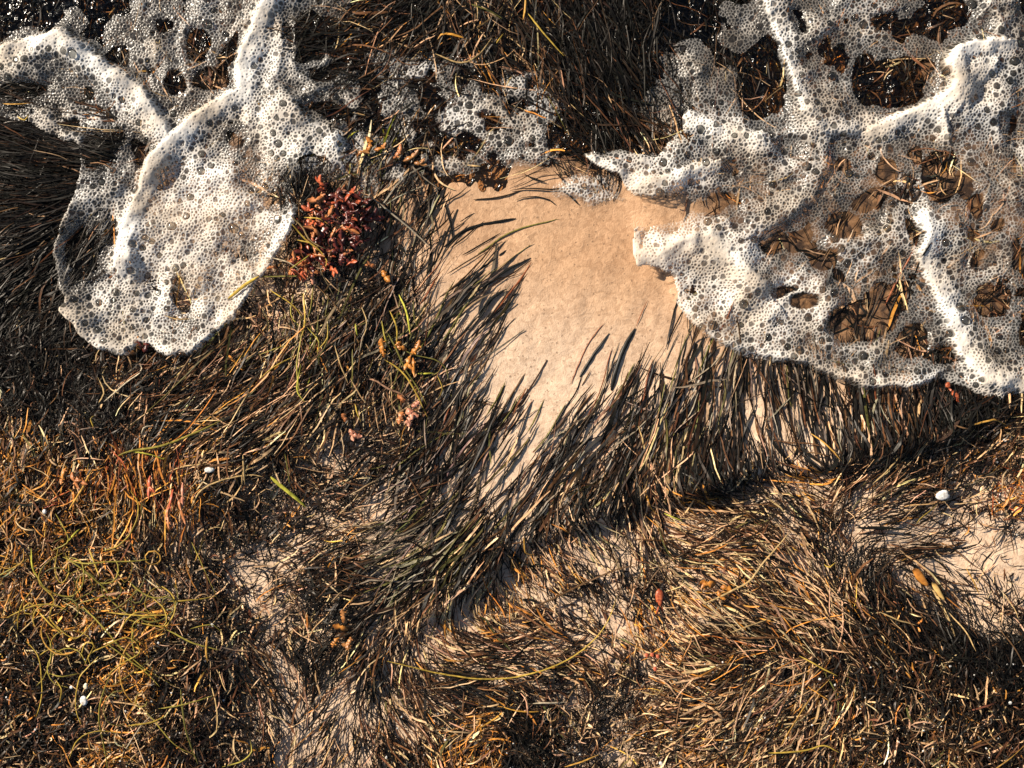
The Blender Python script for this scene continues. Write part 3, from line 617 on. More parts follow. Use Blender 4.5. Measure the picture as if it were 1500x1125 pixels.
# ------------------------------------------------------------------ sea foam
FX0, FX1, FY0, FY1 = -60, 1560, -60, 600
RIDGE_L = [([(0,72),(45,58),(90,52),(130,80),(165,105),(185,115),(215,150),(247,197)], 15, .9),
 ([(400,-30),(388,0),(372,45),(354,80),(352,130),(310,155),(275,180),(240,215),(222,235),(210,275),(195,310),(180,350),(174,390)], 15, -1.0),
 ([(92,455),(115,470),(125,490),(150,506),(183,514),(205,497),(225,502),(250,514),(280,512),(310,487),(345,458),(378,405),(408,365),(432,322)], 12, -.7),
 ([(116,235),(98,310),(84,370),(88,425),(96,452)], 12, -.4),
 ([(405,20),(410,70),(400,120),(440,170),(480,195),(495,225)], 20, .6),
 ([(405,100),(445,92),(500,82)], 10, .3), ([(60,165),(85,190),(112,205)], 12, .5), ([(172,122),(174,150)], 9, .5),
 ([(290,230),(330,270),(340,330),(300,400)], 40, .5), ([(230,130),(225,60),(205,10)], 12, .35)]
RIDGE_R = [([(1470,60),(1430,65),(1405,72),(1390,92),(1402,118),(1395,135),(1360,155),(1310,175),(1280,187)], 13, -1.0),
 ([(1378,160),(1384,180),(1389,196)], 9, .8),
 ([(1350,322),(1360,345),(1350,378),(1375,425),(1398,480),(1410,520),(1440,555),(1500,568),(1560,570)], 13, -.9),
 ([(930,345),(932,372),(960,376),(998,355),(1040,345),(1062,368)], 20, 1.0), ([(1040,345),(1085,385),(1120,425)], 20, .8),
 ([(990,400),(996,440),(1015,465),(1045,490),(1085,512),(1130,518),(1180,526),(1230,550),(1280,562),(1330,563),(1370,550)], 11, -.6),
 ([(1125,0),(1142,45),(1152,85),(1166,120),(1178,160),(1205,190),(1240,190),(1282,186)], 13, -.7),
 ([(866,232),(893,242),(920,262),(960,265),(1000,255),(1040,240)], 14, .8), ([(1010,170),(1050,185),(1110,202)], 14, .7),
 ([(1450,100),(1425,125),(1410,150)], 22, .8), ([(1205,200),(1200,250),(1180,290),(1120,330)], 26, .5), ([(1450,0),(1470,40)], 12, .5),
 ([(1480,120),(1470,200),(1485,300),(1470,380)], 22, .4)]
# density blobs: x, y, rx, ry, amount
BLOB_L = [(275,330,135,155,.86),(150,300,60,110,.42),(230,440,120,80,.80),(150,150,110,60,.42),(390,60,50,110,.66),(400,190,80,60,.74),(60,90,80,35,.5),
 (230,60,70,80,.30),(300,110,80,60,.30),(60,180,70,25,.55),(60,20,60,40,.26),(460,120,50,60,.30),(320,20,60,40,.28)]
BLOB_R = [(1060,370,85,62,.95),(1110,450,115,62,.74),(1250,500,140,70,.36),(1220,260,120,90,.40),(1160,240,60,60,.46),(1190,120,60,110,.42),(1040,210,70,50,.45),
 (930,255,80,35,.6),(1440,120,70,90,.62),(1460,250,70,120,.36),(1440,450,80,110,.38),(1290,350,100,70,.36),(1340,60,70,50,.26),(1260,30,90,40,.32),(1470,30,50,50,.46),
 (1330,420,90,70,.30),(1470,560,60,25,.8),(1020,460,30,40,.7),(960,365,36,26,1.0),(1390,545,40,20,.5),(1353,325,10,10,1.0),(1119,203,12,12,.95),(1389,195,8,8,.9),(1040,150,50,60,.24),(1010,90,40,40,.24),(1090,30,40,40,.26)]
BLOB_M = [(530,155,60,24,.55),(520,205,60,30,.5),(620,195,70,44,.5),(700,160,70,50,.52),(765,150,60,46,.55),(785,200,36,34,.5),(660,220,60,30,.5),(590,225,50,30,.45),
 (560,100,90,30,.32),(870,275,50,18,.42),(480,240,40,20,.5),(525,270,26,14,.45),(720,210,70,28,.48),(640,110,80,30,.26),(990,200,40,60,.34),(960,120,40,60,.22)]
HOLES = [(400,295,17,15,0),(265,440,12,16,0),(262,415,8,8,0),(205,212,14,20,20),(160,165,9,16,0),(100,182,15,11,0),(30,128,42,13,5),(310,112,30,22,0),(335,75,12,40,-25),
 (255,120,22,20,0),(65,30,11,32,0),(15,15,26,28,0),(285,60,20,24,0),(205,235,10,12,0),(345,195,16,24,10),
 (485,160,38,15,-20),(470,105,24,12,0),(450,60,26,50,0),
 (1320,118,70,40,12),(1272,115,22,44,0),(1400,15,24,24,0),(1452,28,10,22,0),(1377,258,26,52,-10),(1280,290,28,16,35),(1132,352,24,18,30),(1062,300,30,24,0),
 (1172,215,36,20,-20),(1345,345,12,34,20),(1412,268,13,18,0),(1130,428,44,9,8),(1265,470,60,34,10),(1385,522,34,14,0),(1455,435,28,34,0),(1440,380,24,16,0),
 (1125,110,38,68,-18),(1240,330,26,22,0),(1300,440,34,26,0),(1340,500,26,30,0),(1480,180,16,22,0),(1425,345,12,12,0),(1215,70,10,20,0),(1060,250,26,14,0),(1030,300,16,10,0),(1085,325,16,16,0),(1430,300,14,20,0),(1210,380,26,14,10),(1180,440,24,12,0),(1300,250,18,24,0),(1240,240,14,10,0),(1480,240,14,26,0),(1465,330,16,12,0),(1300,30,20,14,0),(1170,30,10,22,0),(1350,30,14,18,0)]
OUT_L = [(-60,45),(0,40),(85,30),(100,-60),(520,-60),(505,60),(530,110),(500,140),(530,260),(450,262),(438,300),(432,330),(400,385),(378,412),(345,466),(312,496),(285,521),(262,526),(240,520),(224,508),(205,503),
 (190,522),(165,520),(148,511),(119,492),(112,473),(90,458),(96,438),(80,412),(76,372),(90,330),(110,290),(119,245),(114,212),(75,198),(40,178),(-60,165)]
OUT_R = [(848,222),(880,222),(905,215),(960,232),(1000,190),(1000,130),(985,60),(1010,-60),(1560,-60),(1560,585),(1500,580),(1462,587),(1430,577),(1400,562),(1378,556),(1332,573),(1280,573),(1230,561),(1180,536),
 (1130,529),(1082,521),(1040,497),(1010,472),(994,447),(990,420),(984,396),(960,394),(936,389),(926,371),(927,336),(960,328),(1000,322),(1020,300),(1000,285),(930,290),(905,255),(880,245)]

def polyside(px, py, line):
    d = np.full(np.shape(px), 1e9); sg = np.ones(np.shape(px))
    for (xa, ya), (xb, yb) in zip(line[:-1], line[1:]):
        dx, dy = xb - xa, yb - ya
        t = np.clip(((px - xa) * dx + (py - ya) * dy) / (dx * dx + dy * dy + 1e-9), 0, 1)
        q = np.hypot(px - xa - t * dx, py - ya - t * dy)
        c = np.sign(dx * (py - ya) - dy * (px - xa))          # +1: to the right when walking the line (y down)
        m = q < d
        d = np.where(m, q, d); sg = np.where(m, c, sg)
    return d, sg

def blobs(PX, PY, B):
    t = np.zeros(PX.shape)
    for x, y, rx, ry, a in B:
        t = np.maximum(t, a * np.exp(-(((PX - x) / rx) ** 2 + ((PY - y) / ry) ** 2) ** 1.5 * 0.7))
    return t

def coarse_foam():
    st = 2
    xs = np.arange(FX0, FX1 + 1, st); ys = np.arange(FY0, FY1 + 1, st)
    PX, PY = np.meshgrid(xs.astype(float), ys.astype(float))
    jx = PX + (fbm(PX, PY, 26, 201, 3) - 0.5) * 16; jy = PY + (fbm(PX, PY, 26, 211, 3) - 0.5) * 16
    sx = PX + (fbm(PX, PY, 14, 221, 2) - 0.5) * 7; sy = PY + (fbm(PX, PY, 14, 231, 2) - 0.5) * 7
    D = {}; R = {}
    for nm, bl, rd, ol in (('L', BLOB_L, RIDGE_L, OUT_L), ('R', BLOB_R, RIDGE_R, OUT_R), ('M', BLOB_M, [], None)):
        d = blobs(jx, jy, bl)
        rz = np.zeros(PX.shape)
        for line, rad, a in rd:
            side = +1
            if a < 0: a, side = -a, -1
            q, sg = polyside(sx, sy, line)
            q = q / rad
            rz = np.maximum(rz, a * np.where(sg * side > 0, 0.5 * np.exp(-q ** 2 * 0.35) + 0.5 * np.exp(-q / 4.5), np.exp(-q ** 2 * 1.7)))
        d = np.maximum(d, np.minimum(rz * 1.25, 1.0))
        if ol: d = d * sstep(0.35, 0.6, blur(inpoly(sx, sy, ol).astype(float), 1.2))
        hole = np.zeros(PX.shape)
        for x, y, rx, ry, an in HOLES:
            ca, sa = math.cos(math.radians(an)), math.sin(math.radians(an))
            u = ((jx - x) * ca - (jy - y) * sa) / rx; v = ((jx - x) * sa + (jy - y) * ca) / ry
            hole = np.maximum(hole, 1 - sstep(0.75, 1.1, np.hypot(u, v)))
        d = d * (1 - hole * (1 - np.clip(rz * 1.3, 0, 1)))
        nz = fbm(PX, PY, 46, 301, 4)
        d = d + ((nz - 0.5) * (1.5 if nm == 'L' else 1.15) - (0.06 if nm == 'L' else -0.03)) * (1 - rz) * sstep(0.05, 0.3, d)
        if nm == 'M': d = np.minimum(d * 1.1, 0.62) * sstep(0.34, 0.58, fbm(PX, PY, 30, 331, 4))
        D[nm] = np.clip(d, 0, 1); R[nm] = rz
    return D, R
FD, FR = coarse_foam()

def bubble_field():
    st = 1.0
    xs = np.arange(FX0, FX1 + 0.1, st); ys = np.arange(FY0, FY1 + 0.1, st)
    H, W = len(ys), len(xs)
    r = np.random.default_rng(5)
    Dall = np.maximum(np.maximum(FD['L'], FD['R']), FD['M'])
    sp = 4.9
    pts = []
    row = 0
    y = FY0
    while y < FY1:
        n = int((FX1 - FX0) / sp)
        px = FX0 + (np.arange(n) + 0.5 * (row % 2)) * sp + r.uniform(-1.9, 1.9, n)
        py = y + r.uniform(-1.9, 1.9, n)
        pts.append(np.stack([px, py, r.normal(0, 0.35, n)], 1))
        y += sp * 0.88; row += 1
    S = np.concatenate(pts)
    dS = samp(Dall, S[:, 0], S[:, 1], FX0, FY0, 2)
    rid = samp(np.maximum(FR['L'], FR['R']), S[:, 0], S[:, 1], FX0, FY0, 2)
    S = S[(dS > 0.08)]
    nb = 2700
    bx = r.uniform(FX0, FX1, nb * 3); by = r.uniform(FY0, FY1, nb * 3)
    bd = samp(Dall, bx, by, FX0, FY0, 2); br = samp(np.maximum(FR['L'], FR['R']), bx, by, FX0, FY0, 2)
    k = (bd > 0.25) & (br < 0.75)
    bx, by = bx[k][:nb], by[k][:nb]
    rad = np.clip(r.lognormal(math.log(1.95), 0.42, len(bx)), 1.1, 6.0)
    o = np.argsort(-rad); bx, by, rad = bx[o], by[o], rad[o]
    keep = []
    for i in range(len(bx)):
        if keep:
            kx = bx[keep]; ky = by[keep]; kr = rad[keep]
            if (np.hypot(kx - bx[i], ky - by[i]) < kr + rad[i] + 2.5).any(): continue
        keep.append(i)
    Bg = np.stack([bx[keep], by[keep], rad[keep]], 1)
    drop = np.zeros(len(S), bool)
    for x, y, q in Bg:
        drop |= np.hypot(S[:, 0] - x, S[:, 1] - y) < q + 2.2
    A = np.concatenate([S[~drop], Bg])
    F1 = np.full((H, W), 99.0); F2 = np.full((H, W), 99.0)
    for x, y, q in A:
        R_ = int(9 + max(q, 0))
        i0 = max(int(x - FX0) - R_, 0); i1 = min(int(x - FX0) + R_ + 2, W)
        j0 = max(int(y - FY0) - R_, 0); j1 = min(int(y - FY0) + R_ + 2, H)
        if i1 <= i0 or j1 <= j0: continue
        d = np.hypot(xs[None, i0:i1] - x, ys[j0:j1, None] - y) - q
        a = F1[j0:j1, i0:i1]; b = F2[j0:j1, i0:i1]
        F2[j0:j1, i0:i1] = np.minimum(b, np.maximum(a, d))
        F1[j0:j1, i0:i1] = np.minimum(a, d)
    return xs, ys, F1, F2, Bg

def build_foam():
    xs, ys, F1, F2, Bg = bubble_field()
    PX, PY = np.meshgrid(xs, ys)
    edge = (F2 - F1) * 0.5
    made = {}
    zed = {}
    for nm, name, lab in (('L', 'sea_foam', 'large white foam lobe with thick raised seam beside the red algae'),
                          ('R', 'sea_foam', 'broad cream foam sheet with round nubs running up over the bare sand'),
                          ('M', 'sea_foam', 'broken scraps of thin foam caught in the soaking seagrass')):
        d = samp(FD[nm], PX, PY, FX0, FY0, 2); rz = samp(FR[nm], PX, PY, FX0, FY0, 2)
        others = [samp(FD[q], PX, PY, FX0, FY0, 2) for q in 'LRM' if q != nm]
        own = d >= np.maximum(others[0], others[1])
        d = np.where(own, d, 0)
        solid = sstep(0.06, 0.5, d)
        wall_w = 0.12 + 0.62 * sstep(0.15, 1.0, d) + 0.8 * sstep(0.55, 1.0, rz)
        wall = 1 - sstep(wall_w * 0.75, wall_w * 0.75 + 0.75, edge)
        round_ = sstep(1.2, 2.6, F1 + 0.0)                  # cell corners fill in
        wall = np.maximum(wall, round_ * sstep(0.25, 0.7, d))
        film = 0.03 + 0.20 * sstep(0.42, 0.95, d) + 0.28 * sstep(0.45, 1.0, rz)
        film = film * (0.5 + vnoise(PX, PY, 7, 404))
        W = np.clip(np.maximum(wall * np.clip(0.45 + 1.1 * vnoise(PX, PY, 9, 717) + 0.8 * d, 0, 1) * (0.30 + 0.70 * sstep(0.2, 0.78, d)), film), 0, 1)
        lip = np.sqrt(np.clip(sstep(0.08, 0.55, samp(blur(FD[nm], 2.0), PX, PY, FX0, FY0, 2)), 0, 1))
        base = samp(blur(np.maximum(GZ + FTHK * 0.00055, -0.0050), 3.0), PX, PY)
        und = (fbm(PX, PY, 62, 501, 3) - 0.5) * 0.034 * solid
        lowm = 0.3 if nm == 'M' else 1.0
        z = base + 0.0015 + lowm * lip * (0.0045 + 0.006 * d) + 0.0125 * rz * (1 - 0.2 * lip) + und * lip * lowm
        cell = np.clip(edge / 2.6, 0, 1)
        z = z + wall * 0.0008 - (1 - wall) * 0.0005 + np.sqrt(np.clip(edge / 5, 0, 1)) * 0.0006
        z = z + r_small(PX, PY) * 0.0006 * lip
        zed[nm] = (z, d)
        keepv = d > 0.11
        kf = keepv[1:, :-1] & keepv[1:, 1:] & keepv[:-1, 1:] & keepv[:-1, :-1]
        wmax = np.maximum(np.maximum(W[1:, :-1], W[1:, 1:]), np.maximum(W[:-1, 1:], W[:-1, :-1]))
        kf &= wmax > 0.02
        I = np.arange(PX.size).reshape(PX.shape)
        F = np.stack([I[1:, :-1][kf], I[1:, 1:][kf], I[:-1, 1:][kf], I[:-1, :-1][kf]], -1)
        used, inv = np.unique(F, return_inverse=True)
        V = np.stack([wx(PX).ravel()[used], wy(PY).ravel()[used], z.ravel()[used]], -1)
        me = np_mesh(name, V, inv.reshape(-1, 4), M_FOAM, attrs={'Wall': W.ravel()[used]})
        o = link(name, me)
        tag(o, lab, 'foam', 'sheets of sea foam', kind='stuff')
        made[nm] = o
    return made, zed, Bg, xs, ys
def r_small(px, py): return vnoise(px, py, 3.5, 611) - 0.5
FOAM, FZED, FBIG, FXS, FYS = build_foam()

# ------------------------------------------------------------------ glassy big bubbles set in the foam
def build_bubbles():
    m, n, l = new_mat('bubble_film')
    tr = n.new('ShaderNodeBsdfTransparent'); tr.inputs[0].default_value = (0.90, 0.91, 0.89, 1)
    gl = n.new('ShaderNodeBsdfGlossy'); gl.inputs['Roughness'].default_value = 0.08
    lw = n.new('ShaderNodeLayerWeight'); lw.inputs['Blend'].default_value = 0.25
    mx = n.new('ShaderNodeMixShader'); l.new(lw.outputs['Fresnel'], mx.inputs[0])
    l.new(tr.outputs[0], mx.inputs[1]); l.new(gl.outputs[0], mx.inputs[2]); out(n, l, mx.outputs[0])
    V = [(0, 0, 0.72)]
    F = []
    rings = [(0.45, 0.62), (0.82, 0.36), (1.0, 0.0)]
    S = 10
    for rr, z in rings:
        for k in range(S):
            a = 2 * math.pi * k / S
            V.append((rr * math.cos(a), rr * math.sin(a), z))
    for k in range(S): F.append((0, 1 + k, 1 + (k + 1) % S))
    for q in range(2):
        for k in range(S):
            a = 1 + q * S + k; b = 1 + q * S + (k + 1) % S
            F.append((a, a + S, b + S, b))
    me = bpy.data.meshes.new('bubble'); me.from_pydata(V, [], F); me.materials.append(m)
    me.polygons.foreach_set('use_smooth', [True] * len(F))
    o_ = np.argsort(-FBIG[:, 2])
    cnt = 0
    for i in o_:
        x, y, q = FBIG[i]
        if not (0 < x < 1500 and 0 < y < 600): continue
        best = max('LRM', key=lambda c: float(samp(FD[c], x, y, FX0, FY0, 2)))
        if float(samp(FD[best], x, y, FX0, FY0, 2)) < 0.3: continue
        z = float(samp(FZED[best][0], x, y, FX0, FY0, 1.0))
        b = link('bubble', me, FOAM[best], (float(wx(x)), float(wy(y)), z))
        s = q * 0.001 * 1.12; b.scale = (s, s, s)
        cnt += 1
        if cnt >= 240: break
build_bubbles()

# ------------------------------------------------------------------ single strands: each one its own object
def catmull(P, n):
    P = np.asarray(P, float)
    if len(P) == 2: P = np.array([P[0], P[0] * .5 + P[1] * .5 , P[1]])
    Q = np.concatenate([[2 * P[0] - P[1]], P, [2 * P[-1] - P[-2]]])
    seg = np.hypot(*np.diff(P, axis=0)[:, :2].T); cum = np.concatenate([[0], np.cumsum(seg)])
    res = []
    for t in np.linspace(0, cum[-1] * 0.99999, n):
        i = min(np.searchsorted(cum, t, side='right') - 1, len(seg) - 1); u = (t - cum[i]) / max(seg[i], 1e-9)
        a, b, c, d = Q[i], Q[i + 1], Q[i + 2], Q[i + 3]
        res.append(0.5 * (2 * b + (c - a) * u + (2 * a - 5 * b + 4 * c - d) * u * u + (3 * b - a - 3 * c + d) * u ** 3))
    return np.array(res)

def ribbon(P3, W, thick, roll, cols, prof=None):
    """a flattened, slightly ridged six-sided blade along P3 (metres)"""
    n = len(P3)
    T = np.gradient(P3, axis=0); T /= np.linalg.norm(T, axis=1, keepdims=True) + 1e-12
    up = np.array([0, 0, 1.0])
    S = np.cross(T, up); S /= np.linalg.norm(S, axis=1, keepdims=True) + 1e-12
    N = np.cross(S, T)
    c, s_ = np.cos(roll)[:, None], np.sin(roll)[:, None]
    S2 = S * c + N * s_; N2 = N * c - S * s_
    if prof is None: prof = np.interp(np.linspace(0, 1, n), [0, .06, .2, .75, .93, 1], [.35, .75, 1, .95, .6, .12])
    hw = 0.5 * W * prof; th = 0.5 * thick * np.maximum(prof, 0.35)
    prof6 = [(-1, 0), (-.55, .8), (.0, 1.15), (.55, .8), (1, 0), (0, -.9)]
    V = np.zeros((n, 6, 3))
    for k, (a, b) in enumerate(prof6):
        V[:, k] = P3 + S2 * (hw * a)[:, None] + N2 * (th * b)[:, None]
    F = []
    for i in range(n - 1):
        for k in range(6):
            F.append((i * 6 + k, i * 6 + (k + 1) % 6, (i + 1) * 6 + (k + 1) % 6, (i + 1) * 6 + k))
    return V.reshape(-1, 3), F, np.repeat(cols, 6, 0)

SR = np.random.default_rng(23)
def look_of(pts, wd, c):
    p = np.array(pts, float); d = np.diff(p, axis=0); L = np.hypot(*d.T).sum()
    a = np.unwrap(np.arctan2(d[:, 1], d[:, 0])); turn = np.degrees(np.abs(np.diff(a)).sum()) if len(a) > 1 else 0
    size = 'short' if L < 55 else ('long' if L > 105 else 'medium')
    form = 'looped' if turn > 190 else ('hooked' if turn > 85 else ('bowed' if turn > 25 else 'straight'))
    hue = {GREEN: 'green', LIME: 'lime', OLIVE: 'olive', YEL: 'yellow', GOLD: 'golden', STRAW: 'straw'}.get(c, 'pale')
    return size + ' ' + form + ' ' + hue + ' ' + ('thin' if wd < 2.7 else 'stout')

def strand(name, pts, width, colour, label, group=None, lift=1.5, cat='seagrass', arch=2.0, colour2=None):
    pts = np.array(pts, float)
    L = np.hypot(*np.diff(pts, axis=0).T).sum()
    n = int(np.clip(L / 7, 6, 30))
    P = catmull(pts, n)
    t = np.linspace(0, 1, n)
    P[:, 0] += np.cumsum(SR.normal(0, 0.25, n)); P[:, 1] += np.cumsum(SR.normal(0, 0.25, n))
    zb = top(P[:, 0], P[:, 1])
    for c in 'LRM':
        zz, dd = FZED[c]
        inb = (P[:, 0] > FX0) & (P[:, 0] < FX1) & (P[:, 1] > FY0) & (P[:, 1] < FY1 - 2)
        fz = samp(zz, P[:, 0], P[:, 1], FX0, FY0, 1.0); fd = samp(dd, P[:, 0], P[:, 1], FX0, FY0, 1.0)
        zb = np.where(inb & (fd > 0.2), np.maximum(zb, fz), zb)
    k = np.array([.25, .5, .25])
    for _ in range(3): zb = np.convolve(np.pad(zb, 1, mode='edge'), k, 'valid')
    z = zb + 0.001 * (lift + arch * np.sin(t * math.pi * max(1, L / 90)) ** 2)
    P3 = np.stack([wx(P[:, 0]), wy(P[:, 1]), z], -1)
    base = np.array([P3[0, 0], P3[0, 1], P3[0, 2]])
    roll = SR.normal(0, 0.25) + np.cumsum(SR.normal(0, 0.12, n))
    c0 = np.array(colour) * SR.lognormal(0, 0.12); c1 = np.array(colour2 if colour2 else colour) * SR.lognormal(0, 0.15)
    cols = c0[None] * (1 - t)[:, None] + c1[None] * t[:, None]
    cols = np.clip(cols * (1 + SR.normal(0, .10, n))[:, None], .003, .85)
    if width < 4.5: width *= 0.78
    V, F, C = ribbon(P3 - base, width * 0.001, max(0.0006, width * 0.00022), roll, cols)
    o = link(name, np_mesh(name, V, F, M_STRAND, cols=C), None, base)
    tag(o, label, cat, group)
    return o
M_STRAND = mat_blade('seagrass_strand', 0.36, 0.18)

GREEN = (0.28, 0.225, 0.045); LIME = (0.42, 0.39, 0.055); OLIVE = (0.13, 0.115, 0.03); GOLD = (0.46, 0.25, 0.055); STRAW = (0.40, 0.27, 0.12)
BLK = (0.010, 0.0105, 0.010); DRK = (0.028, 0.019, 0.012); BRN = (0.11, 0.06, 0.028); PALE = (0.52, 0.42, 0.28); RUST = (0.22, 0.07, 0.03)
YEL = (0.40, 0.27, 0.05)
T_LAB = 'yellow-green strand curling in the loose tangle over the amber litter'
T_GRP = 'yellow-green strands of the tangle'
for pts, wd, c in [
 ([(123,880),(160,913),(187,947),(220,973),(270,1005)],3.4,GREEN),([(270,1005),(275,1050),(283,1087),(293,1113)],3.4,OLIVE),
 ([(220,1037),(243,1063),(263,1087),(285,1100)],3,GREEN),([(170,980),(157,1017),(155,1050),(163,1090),(168,1126)],3.2,GREEN),
 ([(52,807),(63,837),(83,863),(113,870),(130,850),(127,820),(103,813)],2.8,GREEN),([(100,807),(73,827),(68,850),(87,873),(82,900),(103,923),(117,932)],2.8,YEL),
 ([(137,800),(147,820),(153,840)],3.4,YEL),([(90,750),(110,787),(83,803)],2.6,GREEN),([(123,773),(107,790)],3.2,LIME),([(107,817),(133,833),(160,857),(173,880),(200,900)],3,GREEN),
 ([(163,893),(210,896),(257,897)],2.8,YEL),([(250,878),(290,876),(317,872)],3,YEL),([(283,793),(300,827),(320,873)],2.6,GREEN),([(247,917),(287,937),(323,950)],3.2,GREEN),
 ([(143,970),(140,955),(160,943),(195,930),(213,950),(187,967),(165,985)],2.6,YEL),([(225,870),(247,890),(247,913),(213,910),(180,900)],2.6,YEL),
 ([(77,980),(100,985),(127,980)],2.8,GREEN),([(0,843),(20,833),(50,813)],3,GREEN),([(63,890),(87,913),(100,927)],3,YEL),([(283,918),(313,913),(328,927)],2.4,GREEN),
 ([(238,1033),(277,1028),(317,1017)],2.6,GREEN),([(193,1057),(233,1050),(250,1040)],3,YEL),([(328,1120),(357,1112),(370,1100),(368,1083)],2.8,GREEN),
 ([(110,1103),(123,1077),(150,1063),(187,1067)],2.4,YEL),([(127,957),(133,937),(147,937),(143,950),(133,970)],2.6,YEL),
 ([(175,830),(190,850),(200,830),(195,815)],2.2,YEL),([(55,800),(58,830),(70,850)],3,LIME),([(120,880),(150,872),(175,862)],2.2,GREEN),([(205,960),(200,925),(210,905)],2.4,GREEN),
 ([(88,910),(120,930),(150,900)],2.2,YEL),([(160,935),(215,975),(240,1000)],2.2,GREEN),([(90,990),(100,1005),(95,1025)],2.4,YEL),([(230,960),(195,985),(170,1000)],2.4,GREEN),
 ([(93,800),(90,830),(100,850),(110,835),(105,805)],2.4,YEL),([(60,960),(85,945),(110,960)],2.2,YEL)]:
    strand('seagrass_strand', pts, wd, c, look_of(pts, wd, c) + ' strand in the loose tangle over amber litter', T_GRP, lift=3, arch=4)
lr = np.random.default_rng(41)
for k in range(34):                                   # finer curls of the same tangle
    x, y = lr.normal(140, 75), lr.normal(915, 75)
    if not (5 < x < 330 and 770 < y < 1110): continue
    a = lr.uniform(0, 6.28); cv = lr.normal(0, 0.55); L = lr.uniform(45, 130); pts = [(x, y)]
    for q in range(6):
        x += math.cos(a) * L / 6; y += math.sin(a) * L / 6; a += cv + lr.normal(0, .12); pts.append((x, y))
    c = (GREEN, YEL, YEL, GOLD, OLIVE)[lr.integers(5)]; wd = lr.uniform(1.8, 3.0)
    strand('seagrass_strand', pts, wd, c, look_of(pts, wd, c) + ' strand in the loose tangle over amber litter', T_GRP, lift=3, arch=4)
L_LAB = 'green-gold strand looping over the combed grass below the red algae'
L_GRP = 'green-gold strands below the red algae'
for pts, wd, c in [
 ([(443,485),(437,535),(440,575)],3,GREEN),([(430,432),(427,462),(443,482)],2.6,GREEN),([(480,475),(480,495),(463,515)],2.4,YEL),([(480,465),(481,495),(474,514),(459,527),(446,521)],2.4,OLIVE),
 ([(559,476),(576,502),(593,538),(610,566),(625,593)],3.6,OLIVE),([(563,527),(585,542),(604,568),(625,612)],3.4,YEL),([(578,502),(604,519),(636,527),(653,540),(657,557)],2.6,OLIVE),
 ([(517,512),(518,540),(517,568)],3,OLIVE),([(491,506),(499,534),(510,563)],2.6,STRAW),([(442,534),(438,572),(449,589)],2.8,LIME),([(521,591),(529,617)],3,YEL),([(559,470),(566,500),(577,520)],3,GREEN),
 ([(395,425),(430,450),(445,470)],2.6,YEL),([(450,480),(467,500),(465,520)],2.2,GREEN),([(460,415),(458,445),(452,470)],3,GREEN),([(570,455),(580,480),(578,510)],3,YEL),
 ([(605,440),(608,470),(620,490)],2.6,OLIVE),([(530,450),(538,475),(530,500)],2.4,STRAW),([(445,430),(447,470),(440,500)],3,YEL),([(640,550),(648,570),(641,585)],3,YEL),
 ([(380,520),(405,512),(430,505)],2.4,GREEN),([(383,555),(410,535),(440,520)],2.6,YEL)]:
    strand('seagrass_strand', pts, wd, c, look_of(pts, wd, c) + ' strand on the combed grass below the red algae', L_GRP, lift=2.5, arch=3)
